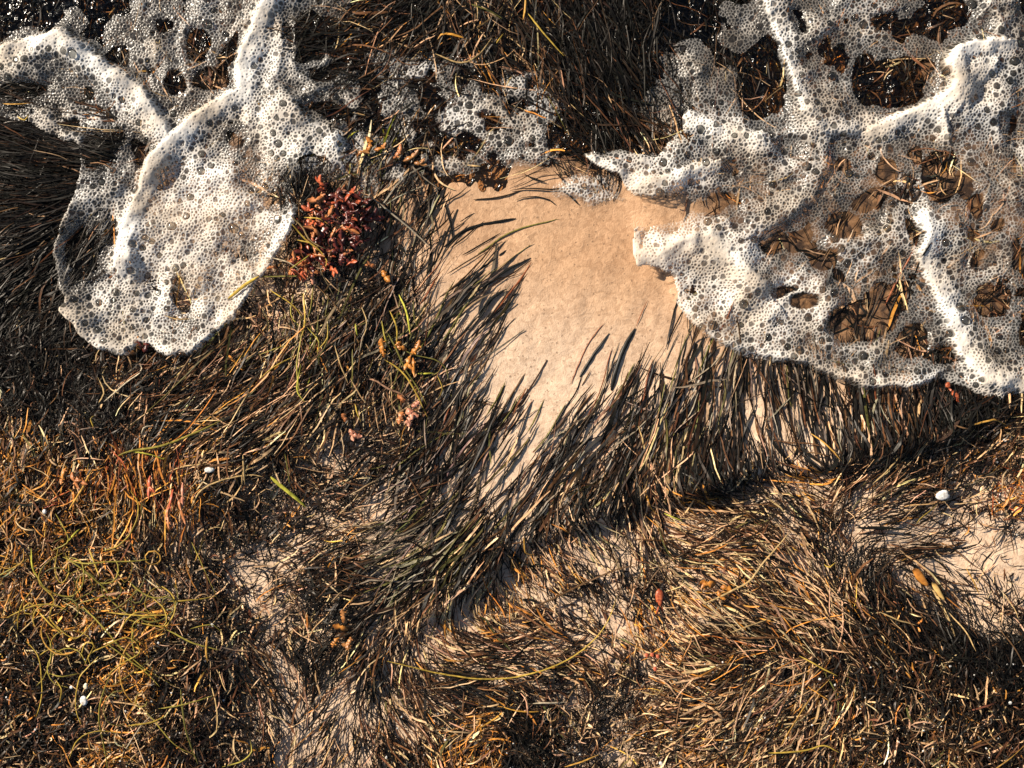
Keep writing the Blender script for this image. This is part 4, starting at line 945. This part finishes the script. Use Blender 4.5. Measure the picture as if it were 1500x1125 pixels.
for pts, wd, c, lab in [
 ([(177,668),(197,660),(247,650),(287,635),(333,613)],4.2,GREEN,'long broad yellow-green blade lying straight above the rust-red litter'),
 ([(197,660),(227,665),(247,672),(252,667)],3,LIME,'short hooked lime strand under the end of the long broad green blade'),
 ([(398,698),(417,715),(437,732),(448,743)],6,LIME,'short broad bright yellow-green blade on dark grass beside a sand patch'),
 ([(335,438),(352,424),(362,417),(380,405)],5,YEL,'yellow blade poking onto the edge of the left foam lobe'),
 ([(380,405),(420,404),(467,405)],3.4,OLIVE,'straight olive blade lying level under the red algae clump'),
 ([(584,431),(595,457),(601,491)],4,LIME,'bright lime-green blade standing out over the grey grass beside the sand'),
 ([(612,547),(624,547),(636,548)],3.2,LIME,'tiny lime-yellow fragment just below the orange algae scrap'),
 ([(521,474),(524,491)],3,LIME,'short lime tick of grass left of the orange algae scrap'),
 ([(773,17),(797,47),(827,80)],3.6,YEL,'yellow blade slanting over the soaking black wrack'),
 ([(687,3),(717,15),(740,27)],3.4,OLIVE,'olive blade at the seaward edge crossing the soaking wrack'),
 ([(770,-5),(769,15),(767,27)],4,GOLD,'short upright golden blade in the soaking wrack'),
 ([(802,137),(820,170),(835,197)],3,OLIVE,'dull green blade slanting down the soaking wrack towards the sand'),
 ([(637,77),(673,90),(697,80),(720,50)],3.2,STRAW,'bowed tan blade in the soaking wrack'),
 ([(727,63),(738,47)],2.8,YEL,'very short yellow scrap in the soaking wrack'),
 ([(543,287),(572,310),(600,333),(627,360)],3.4,(0.30,0.25,0.18),'pale grey stalk lying straight over sand right of the red algae'),
 ([(567,967),(660,987),(733,992),(783,983),(830,967),(867,940),(890,910),(903,873)],3.2,YEL,'very long yellow-green strand bowed like a smile over the brown swirl'),
 ([(773,895),(827,870),(877,847),(913,833),(950,830)],4,BRN,'long brown stem slanting across the tan swirl'),
 ([(948,860),(960,840),(980,823),(1005,810)],3,BRN,'thin brown stem curving up beside the orange pod'),
 ([(780,1027),(805,1027),(830,1028)],3.6,PALE,'straight pale level stick on a sand gap in the wrack'),
 ([(827,1120),(853,1112),(877,1105)],3.2,GOLD,'golden strand rising gently beside black litter and sand'),
 ([(973,752),(1000,763)],3,LIME,'small yellow-green blade just under the fan ledge'),
 ([(768,787),(770,810),(783,813)],3,GOLD,'bent golden scrap standing at the fan ledge'),
 ([(937,1010),(950,1013),(963,1012),(970,997)],2.8,STRAW,'hook-shaped straw strand below the four red beads'),
 ([(1027,883),(1067,863),(1097,847),(1120,817),(1160,777)],4,STRAW,'long straw stem climbing to the dark crook over combed straw'),
 ([(1160,777),(1187,777),(1220,775),(1237,760)],3.4,DRK,'dark crooked stem reaching out over the sand gap'),
 ([(1122,1098),(1173,1095),(1200,1088),(1223,1098)],3.4,YEL,'humped yellow strand lying over the lower combed straw'),
 ([(1442,1123),(1477,1095),(1495,1080)],3,GOLD,'thin golden strand slanting over dark speckled litter'),
 ([(1067,923),(1127,903),(1173,907),(1220,905)],3.4,STRAW,'long level straw blade across the combed straw'),
 ([(1283,893),(1310,905),(1337,913)],3.2,STRAW,'straw blade falling gently over black litter'),
 ([(1388,897),(1407,923),(1420,950)],3,STRAW,'steep straw blade on the blackest litter below the sand'),
 ([(1457,917),(1477,947),(1497,983)],2.8,BRN,'thin bent brown strand on black litter by the sand edge'),
 ([(1393,780),(1397,797),(1413,805),(1437,797)],2.6,BLK,'thin black strand curled like a cup on bare sand'),
 ([(1457,807),(1440,827),(1440,840)],3.4,BLK,'short black hook lying on the bare sand'),
 ([(1417,833),(1428,855),(1437,873)],2.6,GOLD,'thin golden strand lying at the sand edge'),
 ([(1342,767),(1350,757),(1360,750),(1374,738)],3.4,YEL,'yellow curl of grass just below the big white shell'),
 ([(1205,825),(1212,829),(1222,822)],2.6,YEL,'small yellow curl over black litter by the sand'),
 ([(1167,957),(1197,973),(1223,987)],3,YEL,'yellow strand slanting down towards the spiky dark centre'),
 ([(1140,1087),(1173,1033),(1213,990)],3,GOLD,'golden strand rising steeply through the fanned straw'),
 ([(1277,708),(1298,687),(1317,665)],3.2,STRAW,'straight straw stick slanting up to the fan ledge'),
 ([(1187,635),(1207,652),(1227,675)],3.2,GOLD,'golden strand across the foot of the upright dark fan'),
 ([(1180,662),(1197,664),(1213,668)],3,BRN,'level brown strand across the foot of the upright dark fan'),
 ([(1413,622),(1440,616),(1450,615),(1468,622)],3.6,GOLD,'arched golden blade beside the black gap under the foam'),
 ([(1390,622),(1400,626),(1413,630)],3,BRN,'short brown blade beside the arched golden blade'),
 ([(107,747),(127,715),(143,685)],3.6,GOLD,'golden strand slanting through the rust-orange litter'),
 ([(213,635),(218,625),(230,623)],3,PALE,'pale curl on dark litter above the long green blade'),
 ([(143,625),(140,612),(145,608)],3,YEL,'small upright yellow hook on the dark litter'),
 ([(157,588),(187,562),(210,545),(208,532)],3,PALE,'pale kinked strand rising over dark litter under the foam'),
 ([(147,592),(157,575),(147,552)],3,STRAW,'small bent straw strand on dark litter under the foam'),
 ([(283,747),(300,718),(333,702),(370,695),(390,698)],3,STRAW,'long tan strand bowed over dark litter right of the rust patch'),
 ([(358,708),(362,690),(383,682)],2.6,STRAW,'little tan strand crossing the bowed tan strand'),
 ([(361,665),(362,690),(362,710)],3.4,STRAW,'upright tan blade beside the bowed tan strand'),
 ([(425,708),(423,685),(418,660)],2.6,OLIVE,'olive stem rising from the broad bright yellow-green blade'),
 ([(187,1097),(213,1057),(230,1040)],2.6,PALE,'straight pale straw slanting under the green tangle'),
 ([(307,930),(306,950),(307,967)],4,GOLD,'short upright golden blade at the right side of the tangle'),
 ([(313,1005),(322,1040),(320,1070)],3.4,STRAW,'upright straw blade below the right side of the tangle'),
 ([(538,555),(551,557),(568,568),(589,578),(602,592)],4.4,(0.36,0.20,0.12),'pinkish brown stalk running into the pink algae clump'),
 ([(247,745),(246,770),(245,790)],7,GOLD,'broad golden upright blade at the foot of the rust patch'),
 ([(0,150),(20,152),(42,150)],2.6,GOLD,'thin level golden strand where foam meets the black mat'),
 ([(24,170),(36,176),(41,168)],2.6,YEL,'small yellow hook where foam meets the black mat'),
 ([(240,462),(258,468),(285,468),(280,466)],3,STRAW,'tan strand lying in the foam lobe near its tip')]:
    strand('seagrass_strand', pts, wd, c, lab, None, lift=2.5, arch=3)
# dark blades lying out on the bare sand
S_LAB = 'dark seagrass blade lying out over the bare wet sand'
S_GRP = 'dark blades on the bare sand'
for pts, wd, c in [
 ([(650,360),(687,333),(757,317)],5,BLK),([(730,373),(742,365)],3.4,BLK),([(693,290),(733,285),(767,275)],3,DRK),([(677,372),(733,338)],3,BLK),([(673,323),(693,310)],3,BLK),
 ([(650,293),(660,327),(663,353)],3.4,BLK),([(643,435),(677,412),(730,375)],4,BLK),([(673,425),(713,395)],3.4,BLK),([(700,465),(717,438),(742,421)],5,BLK),
 ([(713,465),(745,438)],4,BLK),([(717,472),(743,452)],3,DRK),([(680,562),(703,552)],3,BLK),([(660,595),(697,575)],4,BLK),([(670,622),(707,592)],4,DRK),([(730,615),(753,572)],3.4,BLK),
 ([(740,622),(757,580)],3.4,BLK),([(853,565),(867,542)],2.6,BRN),([(813,622),(843,575),(853,545)],3.4,BLK),([(917,585),(940,530)],3.4,BLK),([(930,580),(937,552)],3,BLK),
 ([(940,605),(947,562),(957,525)],3,RUST),([(948,575),(962,528)],4.4,BLK),([(987,588),(1000,542)],4.4,BLK),([(977,595),(980,568)],3,DRK),([(1033,532),(1053,507)],5,BLK),([(1000,535),(1008,498)],3.4,BLK),
 ([(1100,588),(1098,528)],2.4,BRN),([(1127,555),(1125,588)],3,BLK),([(1143,535),(1147,562)],3.4,BLK),([(1160,535),(1173,575)],4,BLK),
 ([(655,400),(700,372),(735,352)],2.4,DRK),([(665,455),(690,425),(712,408)],3.6,BLK),([(690,500),(710,470),(722,455)],3,DRK),([(850,625),(880,590)],3,BRN),([(860,615),(900,570)],3.4,DRK),
 ([(755,650),(770,608),(782,585)],3,BLK),([(770,655),(790,620)],2.6,DRK),([(700,600),(720,560)],3,BLK),([(800,640),(826,605)],3,BLK),([(905,590),(925,555)],3,BLK),
 ([(1015,560),(1022,535)],3,DRK),([(1070,575),(1075,530)],3,DRK),([(1110,580),(1112,540)],3,BLK)]:
    where = 'from the left side of the fan' if pts[0][0] < 765 else ('under the edge of the cream foam' if pts[0][0] > 990 else 'from the lower side of the fan')
    strand('seagrass_strand', pts, wd, c, ('broad ' if wd > 3.5 else 'slim ') + {BLK: 'black', DRK: 'dark brown', BRN: 'mid-brown', RUST: 'rusty'}[c] + ' blade lying out on bare sand ' + where, S_GRP, lift=0.25, arch=0.5)
for pts, wd, c, lab in [
 ([(897,572),(903,545),(912,520),(922,500),(932,480)],7,BLK,'thickest black blade pointing up across the bare sand'),
 ([(850,552),(873,515),(893,487)],4.6,BLK,'long straight black blade left of the thickest one on the sand'),
 ([(933,477),(940,460),(950,438)],1.6,RUST,'hair-thin reddish thread beyond the tip of the thickest blade'),
 ([(837,562),(853,522),(870,492),(887,472)],1.8,RUST,'hair-thin brown strand beside the long straight black blade'),
 ([(890,562),(900,535),(917,518)],2.2,DRK,'thin dark strand leaning on the base of the thickest blade'),
 ([(707,547),(703,535),(713,508),(723,493)],2.4,BRN,'thin brown hooked strand alone on the sand'),
 ([(840,612),(857,590),(873,572)],5,BRN,'broad brown blade slanting over the sand at the fan edge'),
 ([(700,370),(753,337),(820,320)],3,OLIVE,'long olive-brown blade reaching farthest over the wet sand below the foam scraps'),
 ([(707,418),(747,390),(777,375)],5,BLK,'broad black blade pointing up right across the sand from the left fan'),
 ([(1253,772),(1275,773),(1300,775)],4.4,BLK,'level black blade on the sand strip right of the dark crook')]:
    strand('seagrass_strand', pts, wd, c, lab, None, lift=0.25, arch=0.5)
# the fan's fringe: blades whose tips end on the sand, largest in view
E_LAB = 'dark blade of the fan fringe with its tip on the sand'
E_GRP = 'blades of the fan fringe'
def fringe(n):
    made = 0
    r = np.random.default_rng(77)
    while made < n:
        x, y = r.uniform(560, 1380), r.uniform(330, 700)
        dn = float(samp(FDEN, x, y)); fd = max(float(samp(FD[c], x, y, FX0, FY0, 2)) if y < FY1 else 0 for c in 'LR')
        if not (0.25 < dn < 0.95) or fd > 0.1: continue
        if region_of(np.array([x]), np.array([y]))[0] != 2: continue
        L = r.uniform(55, 120)
        th = 0.5 * math.atan2(float(samp(FS, x, y)), float(samp(FC, x, y)))
        if th < -0.2: th += math.pi
        th += r.normal(0, 0.09)
        P = [(x, y)]
        for k in range(4):
            xx = P[-1][0] + math.cos(th) * L / 4; yy = P[-1][1] - math.sin(th) * L / 4
            P.append((xx, yy)); th += r.normal(0, 0.06)
        c = [BLK, BLK, DRK, DRK, BRN, OLIVE, RUST, (0.19, 0.15, 0.11)][r.integers(8)]
        ww = r.uniform(2.2, 4.2)
        cn = {BLK: 'black', DRK: 'dark brown', BRN: 'mid-brown', OLIVE: 'olive', RUST: 'rusty'}.get(c, 'grey-brown')
        where = 'left of the bare sand' if x < 720 else ('below the cream foam' if x > 1040 else 'below the bare sand')
        strand('seagrass_strand', P, ww, c, ('broad ' if ww > 3.2 else 'slim ') + cn + ' blade of the combed fan ' + where, E_GRP, lift=0.5, arch=0.6)
        made += 1
fringe(75)

# ------------------------------------------------------------------ algae scraps, pods, beads
def frond_mesh(name, L, W, fork, bend, seed, mat):
    """forked, cupped leaf with thickness; lies along +x from the origin"""
    r = np.random.default_rng(seed)
    n = 6
    rows = []
    def strip(p0, ang, L, w0, w1, z0, curl):
        pts = []
        x, y, z = p0; a = ang
        for k in range(n):
            t = k / (n - 1)
            wv = (w0 * (1 - t) + w1 * t) * (0.75 + 0.5 * math.sin(math.pi * min(t * 1.1, 1))) * (1 if k < n - 1 else 0.45)
            pts.append((x, y, z, a, wv))
            x += math.cos(a) * L / (n - 1); y += math.sin(a) * L / (n - 1); z += curl * L / (n - 1) * math.cos(t * 2.4 + 0.2)
            a += bend / n + r.normal(0, 0.06)
        rows.append(pts); return pts[-1], a
    e, a = strip((0, 0, 0), 0, L * 0.55, W * 0.45, W, 0, 0.55)
    if fork:
        for sgn in (-1, 1): strip(e[:3], a + sgn * r.uniform(0.35, 0.75), L * r.uniform(0.4, 0.6), W * 0.7, W * 0.55, 0, r.uniform(-0.5, 0.4))
    else:
        strip(e[:3], a, L * 0.5, W, W * 0.6, 0, r.uniform(-0.6, 0.2))
    V, F = [], []
    for pts in rows:
        b = len(V)
        for x, y, z, a, wv in pts:
            nx, ny = -math.sin(a), math.cos(a)
            cup = 0.13 * wv
            j1, j2 = r.uniform(.82, 1.18), r.uniform(.82, 1.18)
            V += [(x - nx * wv / 2 * j1, y - ny * wv / 2 * j1, z + cup * r.uniform(-.2, 1.2)), (x, y, z), (x + nx * wv / 2 * j2, y + ny * wv / 2 * j2, z + cup * r.uniform(-.2, 1.2)), (x, y, z - 0.0004)]
        for k in range(n - 1):
            for c in range(4):
                F.append((b + k * 4 + c, b + k * 4 + (c + 1) % 4, b + k * 4 + 4 + (c + 1) % 4, b + k * 4 + 4 + c))
    me = bpy.data.meshes.new(name); me.from_pydata([tuple(v) for v in V], [], F); me.materials.append(mat)
    me.polygons.foreach_set('use_smooth', [True] * len(F))
    return me

def empty(name, px, py, label, cat, group=None, dz=0.0):
    o = bpy.data.objects.new(name, None); COL.objects.link(o)
    o.location = (float(wx(px)), float(wy(py)), float(top(px, py)) + dz)
    o.empty_display_size = 0.01
    return tag(o, label, cat, group)

def put(parent, name, me, px, py, z, rz, rx=0.0, ry=0.0, sc=1.0):
    o = link(name, me, parent)
    o.location = (float(wx(px)) - parent.location.x, float(wy(py)) - parent.location.y, z)
    o.rotation_euler = (rx, ry, rz); o.scale = (sc,) * 3
    return o

clump = empty('red_algae', 490, 335, 'bushy clump of dark red and rust algae fronds beside the foam lobe', 'algae')
ar = np.random.default_rng(9)
kinds = {}
for q, (m, fk) in enumerate([(M_RED, True), (M_RED, False), (M_REDDK, True), (M_REDDK, False), (M_RUST, True), (M_RUST, False), (M_PINK, False)]):
    kinds[q] = [frond_mesh('frond', ar.uniform(.018, .030), ar.uniform(.0060, .0105), fk, ar.uniform(-0.8, 0.8), 900 + q * 5 + k, m) for k in range(4)]
for k in range(150):
    a = ar.uniform(0, 2 * math.pi); q = math.sqrt(ar.random())
    x = 492 + math.cos(a) * q * 42; y = 330 + math.sin(a) * q * 68
    if k % 5 == 0: x = 446 + ar.normal(0, 13); y = 384 + ar.normal(0, 10)
    left = (488 - x) / 46
    pr = [1.7 + left, 1.2, 3.6 - 2.6 * left, 3.6 - 2.6 * left, 1.0 + 1.4 * left, 1.0 + 1.2 * left, .5]  # side light painted in by frond colour: brighter at left, darker at right
    pr = np.clip(pr, 0.05, None); pr = pr / pr.sum()
    kd = ar.choice(7, p=pr)
    dome = 0.014 * (1 - q * q)
    put(clump, 'frond', kinds[kd][ar.integers(4)], x, y, dome * ar.uniform(0.3, 1.0) + 0.001, a + ar.normal(0, 1.0), ar.normal(0, .45), ar.normal(-0.1, .35), ar.uniform(.5, 1.05))
for pts, wd, c in [([(428,318),(445,335),(452,350),(470,362),(490,366)],3.4,STRAW),([(430,330),(450,352),(470,368),(480,385),(472,395)],3.6,YEL),([(435,352),(460,358),(466,368)],3,YEL),
                   ([(400,378),(425,385),(440,395)],3,PALE),([(447,320),(470,322),(482,330)],2.4,YEL),([(425,395),(445,382),(456,372)],3,GREEN)]:
    strand('seagrass_strand', pts, wd, c, 'yellow strand caught across the lower side of the red algae clump', 'yellow strands on the red algae', lift=9, arch=3)

def scrap(px, py, label, mats, spec, cat='algae', name='algae_scrap', group=None):
    e = empty(name, px, py, label, cat, group, 0.0015)
    for i, (dx, dy, L, W, ang, fork, bend) in enumerate(spec):
        me = frond_mesh('frond', L * .001, W * .00135, fork, bend, 1200 + int(px) + i, mats[i % len(mats)])
        put(e, 'frond', me, px + dx, py + dy, 0.001 * (1 + i), math.radians(ang), 0, -0.15)
    return e
scrap(603,518,'orange forked algae scrap with a curled loop on the combed grass',[M_ORANGE],[(-2,2,26,7,35,False,.6),(-2,4,22,7,-110,True,.2),(-8,-4,20,5,120,False,1.6),(-14,-14,16,5,150,False,1.8),(2,6,26,4,-80,False,.1)])
scrap(512,915,'amber-brown curled algae scrap on black litter',[M_BROWNALG,M_ORANGE],[(-6,-6,20,7,75,False,.4),(0,4,22,7,150,False,.3),(4,14,20,6,-80,False,-1.4),(-12,16,16,6,200,False,.6),(6,22,12,6,200,False,1.2)])
scrap(560,395,'small orange leaf scrap under the red algae clump',[M_ORANGE,M_RUST],[(0,0,20,8,-70,False,.2),(-10,-4,16,5,150,True,.3)])
scrap(560,512,'orange pointed leaf scrap standing in the grey-green grass',[M_ORANGE],[(0,6,22,8,85,False,.1),(4,12,16,5,100,False,.3)])
scrap(1045,855,'crumpled golden algae scrap on combed straw',[M_ORANGE],[(0,0,22,9,160,True,.5),(8,4,16,7,20,False,-.6),(4,8,16,5,-70,False,.3)])
scrap(597,598,'crumpled pink-brown algae clump at the end of a stalk',[M_PINK,M_RUST],[(0,0,20,9,-60,True,.3),(-6,6,18,8,-120,False,.5),(4,10,18,8,-90,True,-.3),(-4,-8,16,6,120,False,.4),(6,-2,14,7,20,False,.4)])
scrap(515,628,'pink-brown crumpled algae flake low in the dark swirl',[M_PINK,M_RUST],[(0,0,18,7,-80,True,.3),(-5,-10,14,6,110,False,.4),(4,6,14,6,-40,False,.4)])
scrap(535,222,'twisted orange-gold algae strip on the foam above the red clump',[M_ORANGE,M_BROWNALG],[(0,0,26,6,30,False,1.0),(-12,6,20,5,60,False,-.8),(12,-4,22,5,-10,False,.7)])
scrap(590,235,'rust-brown algae strip among foam scraps',[M_BROWNALG,M_RUST],[(0,0,28,6,15,False,.5),(-14,-4,24,6,35,False,.4),(16,2,18,5,-20,True,.4)])
scrap(207,512,'dark brown curled scrap notched into the foam lobe tip',[M_BROWNALG,M_REDDK],[(0,0,18,7,100,True,.4),(4,4,16,7,40,False,.8),(-6,6,16,6,170,False,.4),(4,-2,16,3,120,False,.1)])
scrap(268,725,'deep red algae threads in the rust-orange litter',[M_RUST,M_RED,M_PINK],[(0,0,40,4,-80,False,.2),(-8,-10,44,4,-95,False,.1),(6,-20,38,4,-85,False,-.2),(-14,10,36,4,-90,False,.2),(-40,-30,30,5,-100,True,.2)])
scrap(112,690,'orange-red algae tuft in the amber litter',[M_RUST,M_ORANGE],[(0,0,26,5,-70,True,.2),(-8,-6,24,5,-110,False,.2),(6,6,22,5,-50,False,.3)])

def lathe_pod(name, L, R, mat, seed, prof=((0, .25), (.15, .8), (.4, 1.0), (.7, .75), (.9, .4), (1, .1))):
    r = np.random.default_rng(seed); S = 8
    V, F = [], []
    for t, q in prof:
        for k in range(S):
            a = 2 * math.pi * k / S; rr = R * q * (1 + r.normal(0, .17))
            V.append((t * L, rr * math.cos(a), rr * 0.42 * math.sin(a) + R * 0.4))
    for i in range(len(prof) - 1):
        for k in range(S): F.append((i * S + k, i * S + (k + 1) % S, (i + 1) * S + (k + 1) % S, (i + 1) * S + k))
    F.append(tuple(range(S))); F.append(tuple((len(prof) - 1) * S + k for k in range(S)))
    me = bpy.data.meshes.new(name); me.from_pydata(V, [], F); me.materials.append(mat)
    me.polygons.foreach_set('use_smooth', [True] * len(F)); return me

def pod(px, py, ang, L, R, mat, label, stalks, two=None):
    e = empty('algae_pod', px, py, label, 'algae', None, 0.002)
    put(e, 'bladder', lathe_pod('bladder', L * .001, R * .001, mat, int(px)), px, py, 0, math.radians(ang))
    if two: put(e, 'bladder', lathe_pod('bladder', two[3] * .001, two[4] * .001, mat, int(px) + 1), px + two[0], py + two[1], 0.001, math.radians(two[2]))
    for dx, dy, a2, l2 in stalks:
        put(e, 'stalk', lathe_pod('stalk', l2 * .001, .0016, mat, int(px) + 3, ((0, .8), (.5, 1), (1, .5))), px + dx, py + dy, 0.0, math.radians(a2))
M_REDOR = mat_plain('orange_red_algae', (0.24, 0.04, 0.015), (0.50, 0.13, 0.045), 0.4, 330, 0.12, 0.9)
pod(1394,572,-60,22,5,M_REDOR,'bright orange-red pod hanging in the black gap under the foam',[(-2,0,130,12)],(-10,-11,-50,9,4))
pod(965,862,-85,26,5.5,M_REDOR,'orange-red pod with two thin legs in dark straw',[(1,24,-110,16),(4,24,-80,12)])
pod(1336,833,-48,34,6.5,M_ORANGE,'long amber pod slanting over black litter at the sand edge',[])
pod(1365,853,-55,32,4.0,mat_plain('gold_leaf', (0.42, 0.24, 0.06), (0.62, 0.40, 0.14), .4, 120, .1),'slim golden leaf pod just below the long amber pod',[])
bead = lathe_pod('red_bead', .0065, .0032, M_BERRY, 5, ((0, .35), (.15, .75), (.5, 1), (.85, .75), (1, .35)))
for x, y in ((946, 956), (954, 955), (962, 957), (958, 975)):
    o = link('red_bead', bead, None, (float(wx(x)), float(wy(y)), float(top(x, y)) + .002)); o.rotation_euler = (0, 0, -1.3)
    tag(o, 'tiny red algae bead at the dark edge of the tan swirl', 'bead', 'red algae beads')

# ------------------------------------------------------------------ shells and pebbles
def chip(name, rx, ry, rz, seed, mat, corners=7, jag=0.16):
    r = np.random.default_rng(seed)
    V, F = [], []
    rings = [(.0, .92), (.45, 1.0), (.82, .93), (1.0, .62)]
    rad = [1 + r.normal(0, jag) for _ in range(corners)]
    S = corners * 2
    for z, q in rings:
        for k in range(S):
            a = 2 * math.pi * k / S
            rr = np.interp(k / 2.0, range(corners + 1), rad + [rad[0]])
            V.append((rx * q * rr * math.cos(a), ry * q * rr * math.sin(a), rz * (z + r.normal(0, .03))))
    for i in range(3):
        for k in range(S): F.append((i * S + k, i * S + (k + 1) % S, (i + 1) * S + (k + 1) % S, (i + 1) * S + k))
    V.append((0, 0, rz * 1.03)); t = len(V) - 1
    for k in range(S): F.append((3 * S + k, 3 * S + (k + 1) % S, t))
    me = bpy.data.meshes.new(name); me.from_pydata(V, [], F); me.materials.append(mat)
    me.polygons.foreach_set('use_smooth', [True] * len(F)); return me
for x, y, rx, ry, rz, ang, m, lab, jag in [
 (1383,724,10,6.5,7,18,M_SHELL,'largest white shell chip lying between dark grass and bare sand',.2),
 (131,1020,6,7.5,5,0,M_SHELL,'bright white rounded shell under the green tangle',.06),
 (134,999,3.4,4.4,4,0,M_CREAM,'small cream shell just above the bright white rounded shell',.12),
 (113,1001,2.8,2.6,3,0,M_SHELL,'tiny white bit beside the small cream shell',.1),
 (74,747,3.2,3.4,4,0,M_SHELL,'small round white bead-like shell on dark litter left of the tangle top',.05),
 (311,687,7,4.2,5,10,M_SHELL,'white angular shell flake at the edge of the straw litter',.25),
 (5,1043,4,5,4,30,M_SHELL,'broken white shell bits low on the dark litter',.25)]:
    o = link('shell', chip('shell', rx * .001, ry * .001, rz * .0008, int(x + y), m, jag=jag, corners=6), None, (float(wx(x)), float(wy(y)), float(top(x, y)) + .0005))
    o.rotation_euler = (0.12, -0.16, math.radians(ang)); tag(o, lab, 'shell')
gm = [chip('shell_grit', .0016, .0013, .0014, 60 + k, M_SHELL if k < 3 else M_CREAM, 5, .2) for k in range(4)]
def grit():
    r = np.random.default_rng(3)
    V, F = [], []
    spots = [(r.uniform(0, 340), r.uniform(860, 1125)) for _ in range(110)] + [(r.uniform(560, 1000), r.uniform(1030, 1125)) for _ in range(50)] + \
            [(r.uniform(1020, 1500), r.uniform(960, 1125)) for _ in range(110)] + [(r.uniform(1380, 1500), r.uniform(640, 800)) for _ in range(30)]
    src = np.zeros(len(gm[0].vertices) * 3); gm[0].vertices.foreach_get('co', src); src = src.reshape(-1, 3)
    fs = [tuple(p.vertices) for p in gm[0].polygons]
    for x, y in spots:
        s = r.lognormal(-0.35, .4); a = r.uniform(0, 6.28); b = len(V)
        c, d = math.cos(a), math.sin(a)
        z = float(top(x, y)) - r.uniform(0, .004)
        for p in src: V.append((float(wx(x)) + s * (p[0] * c - p[1] * d), float(wy(y)) + s * (p[0] * d + p[1] * c), z + s * p[2]))
        for f in fs: F.append(tuple(b + i for i in f))
    me = bpy.data.meshes.new('shell_grit'); me.from_pydata(V, [], F); me.materials.append(M_SHELL)
    tag(link('shell_grit', me), 'scattered white specks of shell grit in the lower wrack', 'shell grit', kind='stuff')
grit()
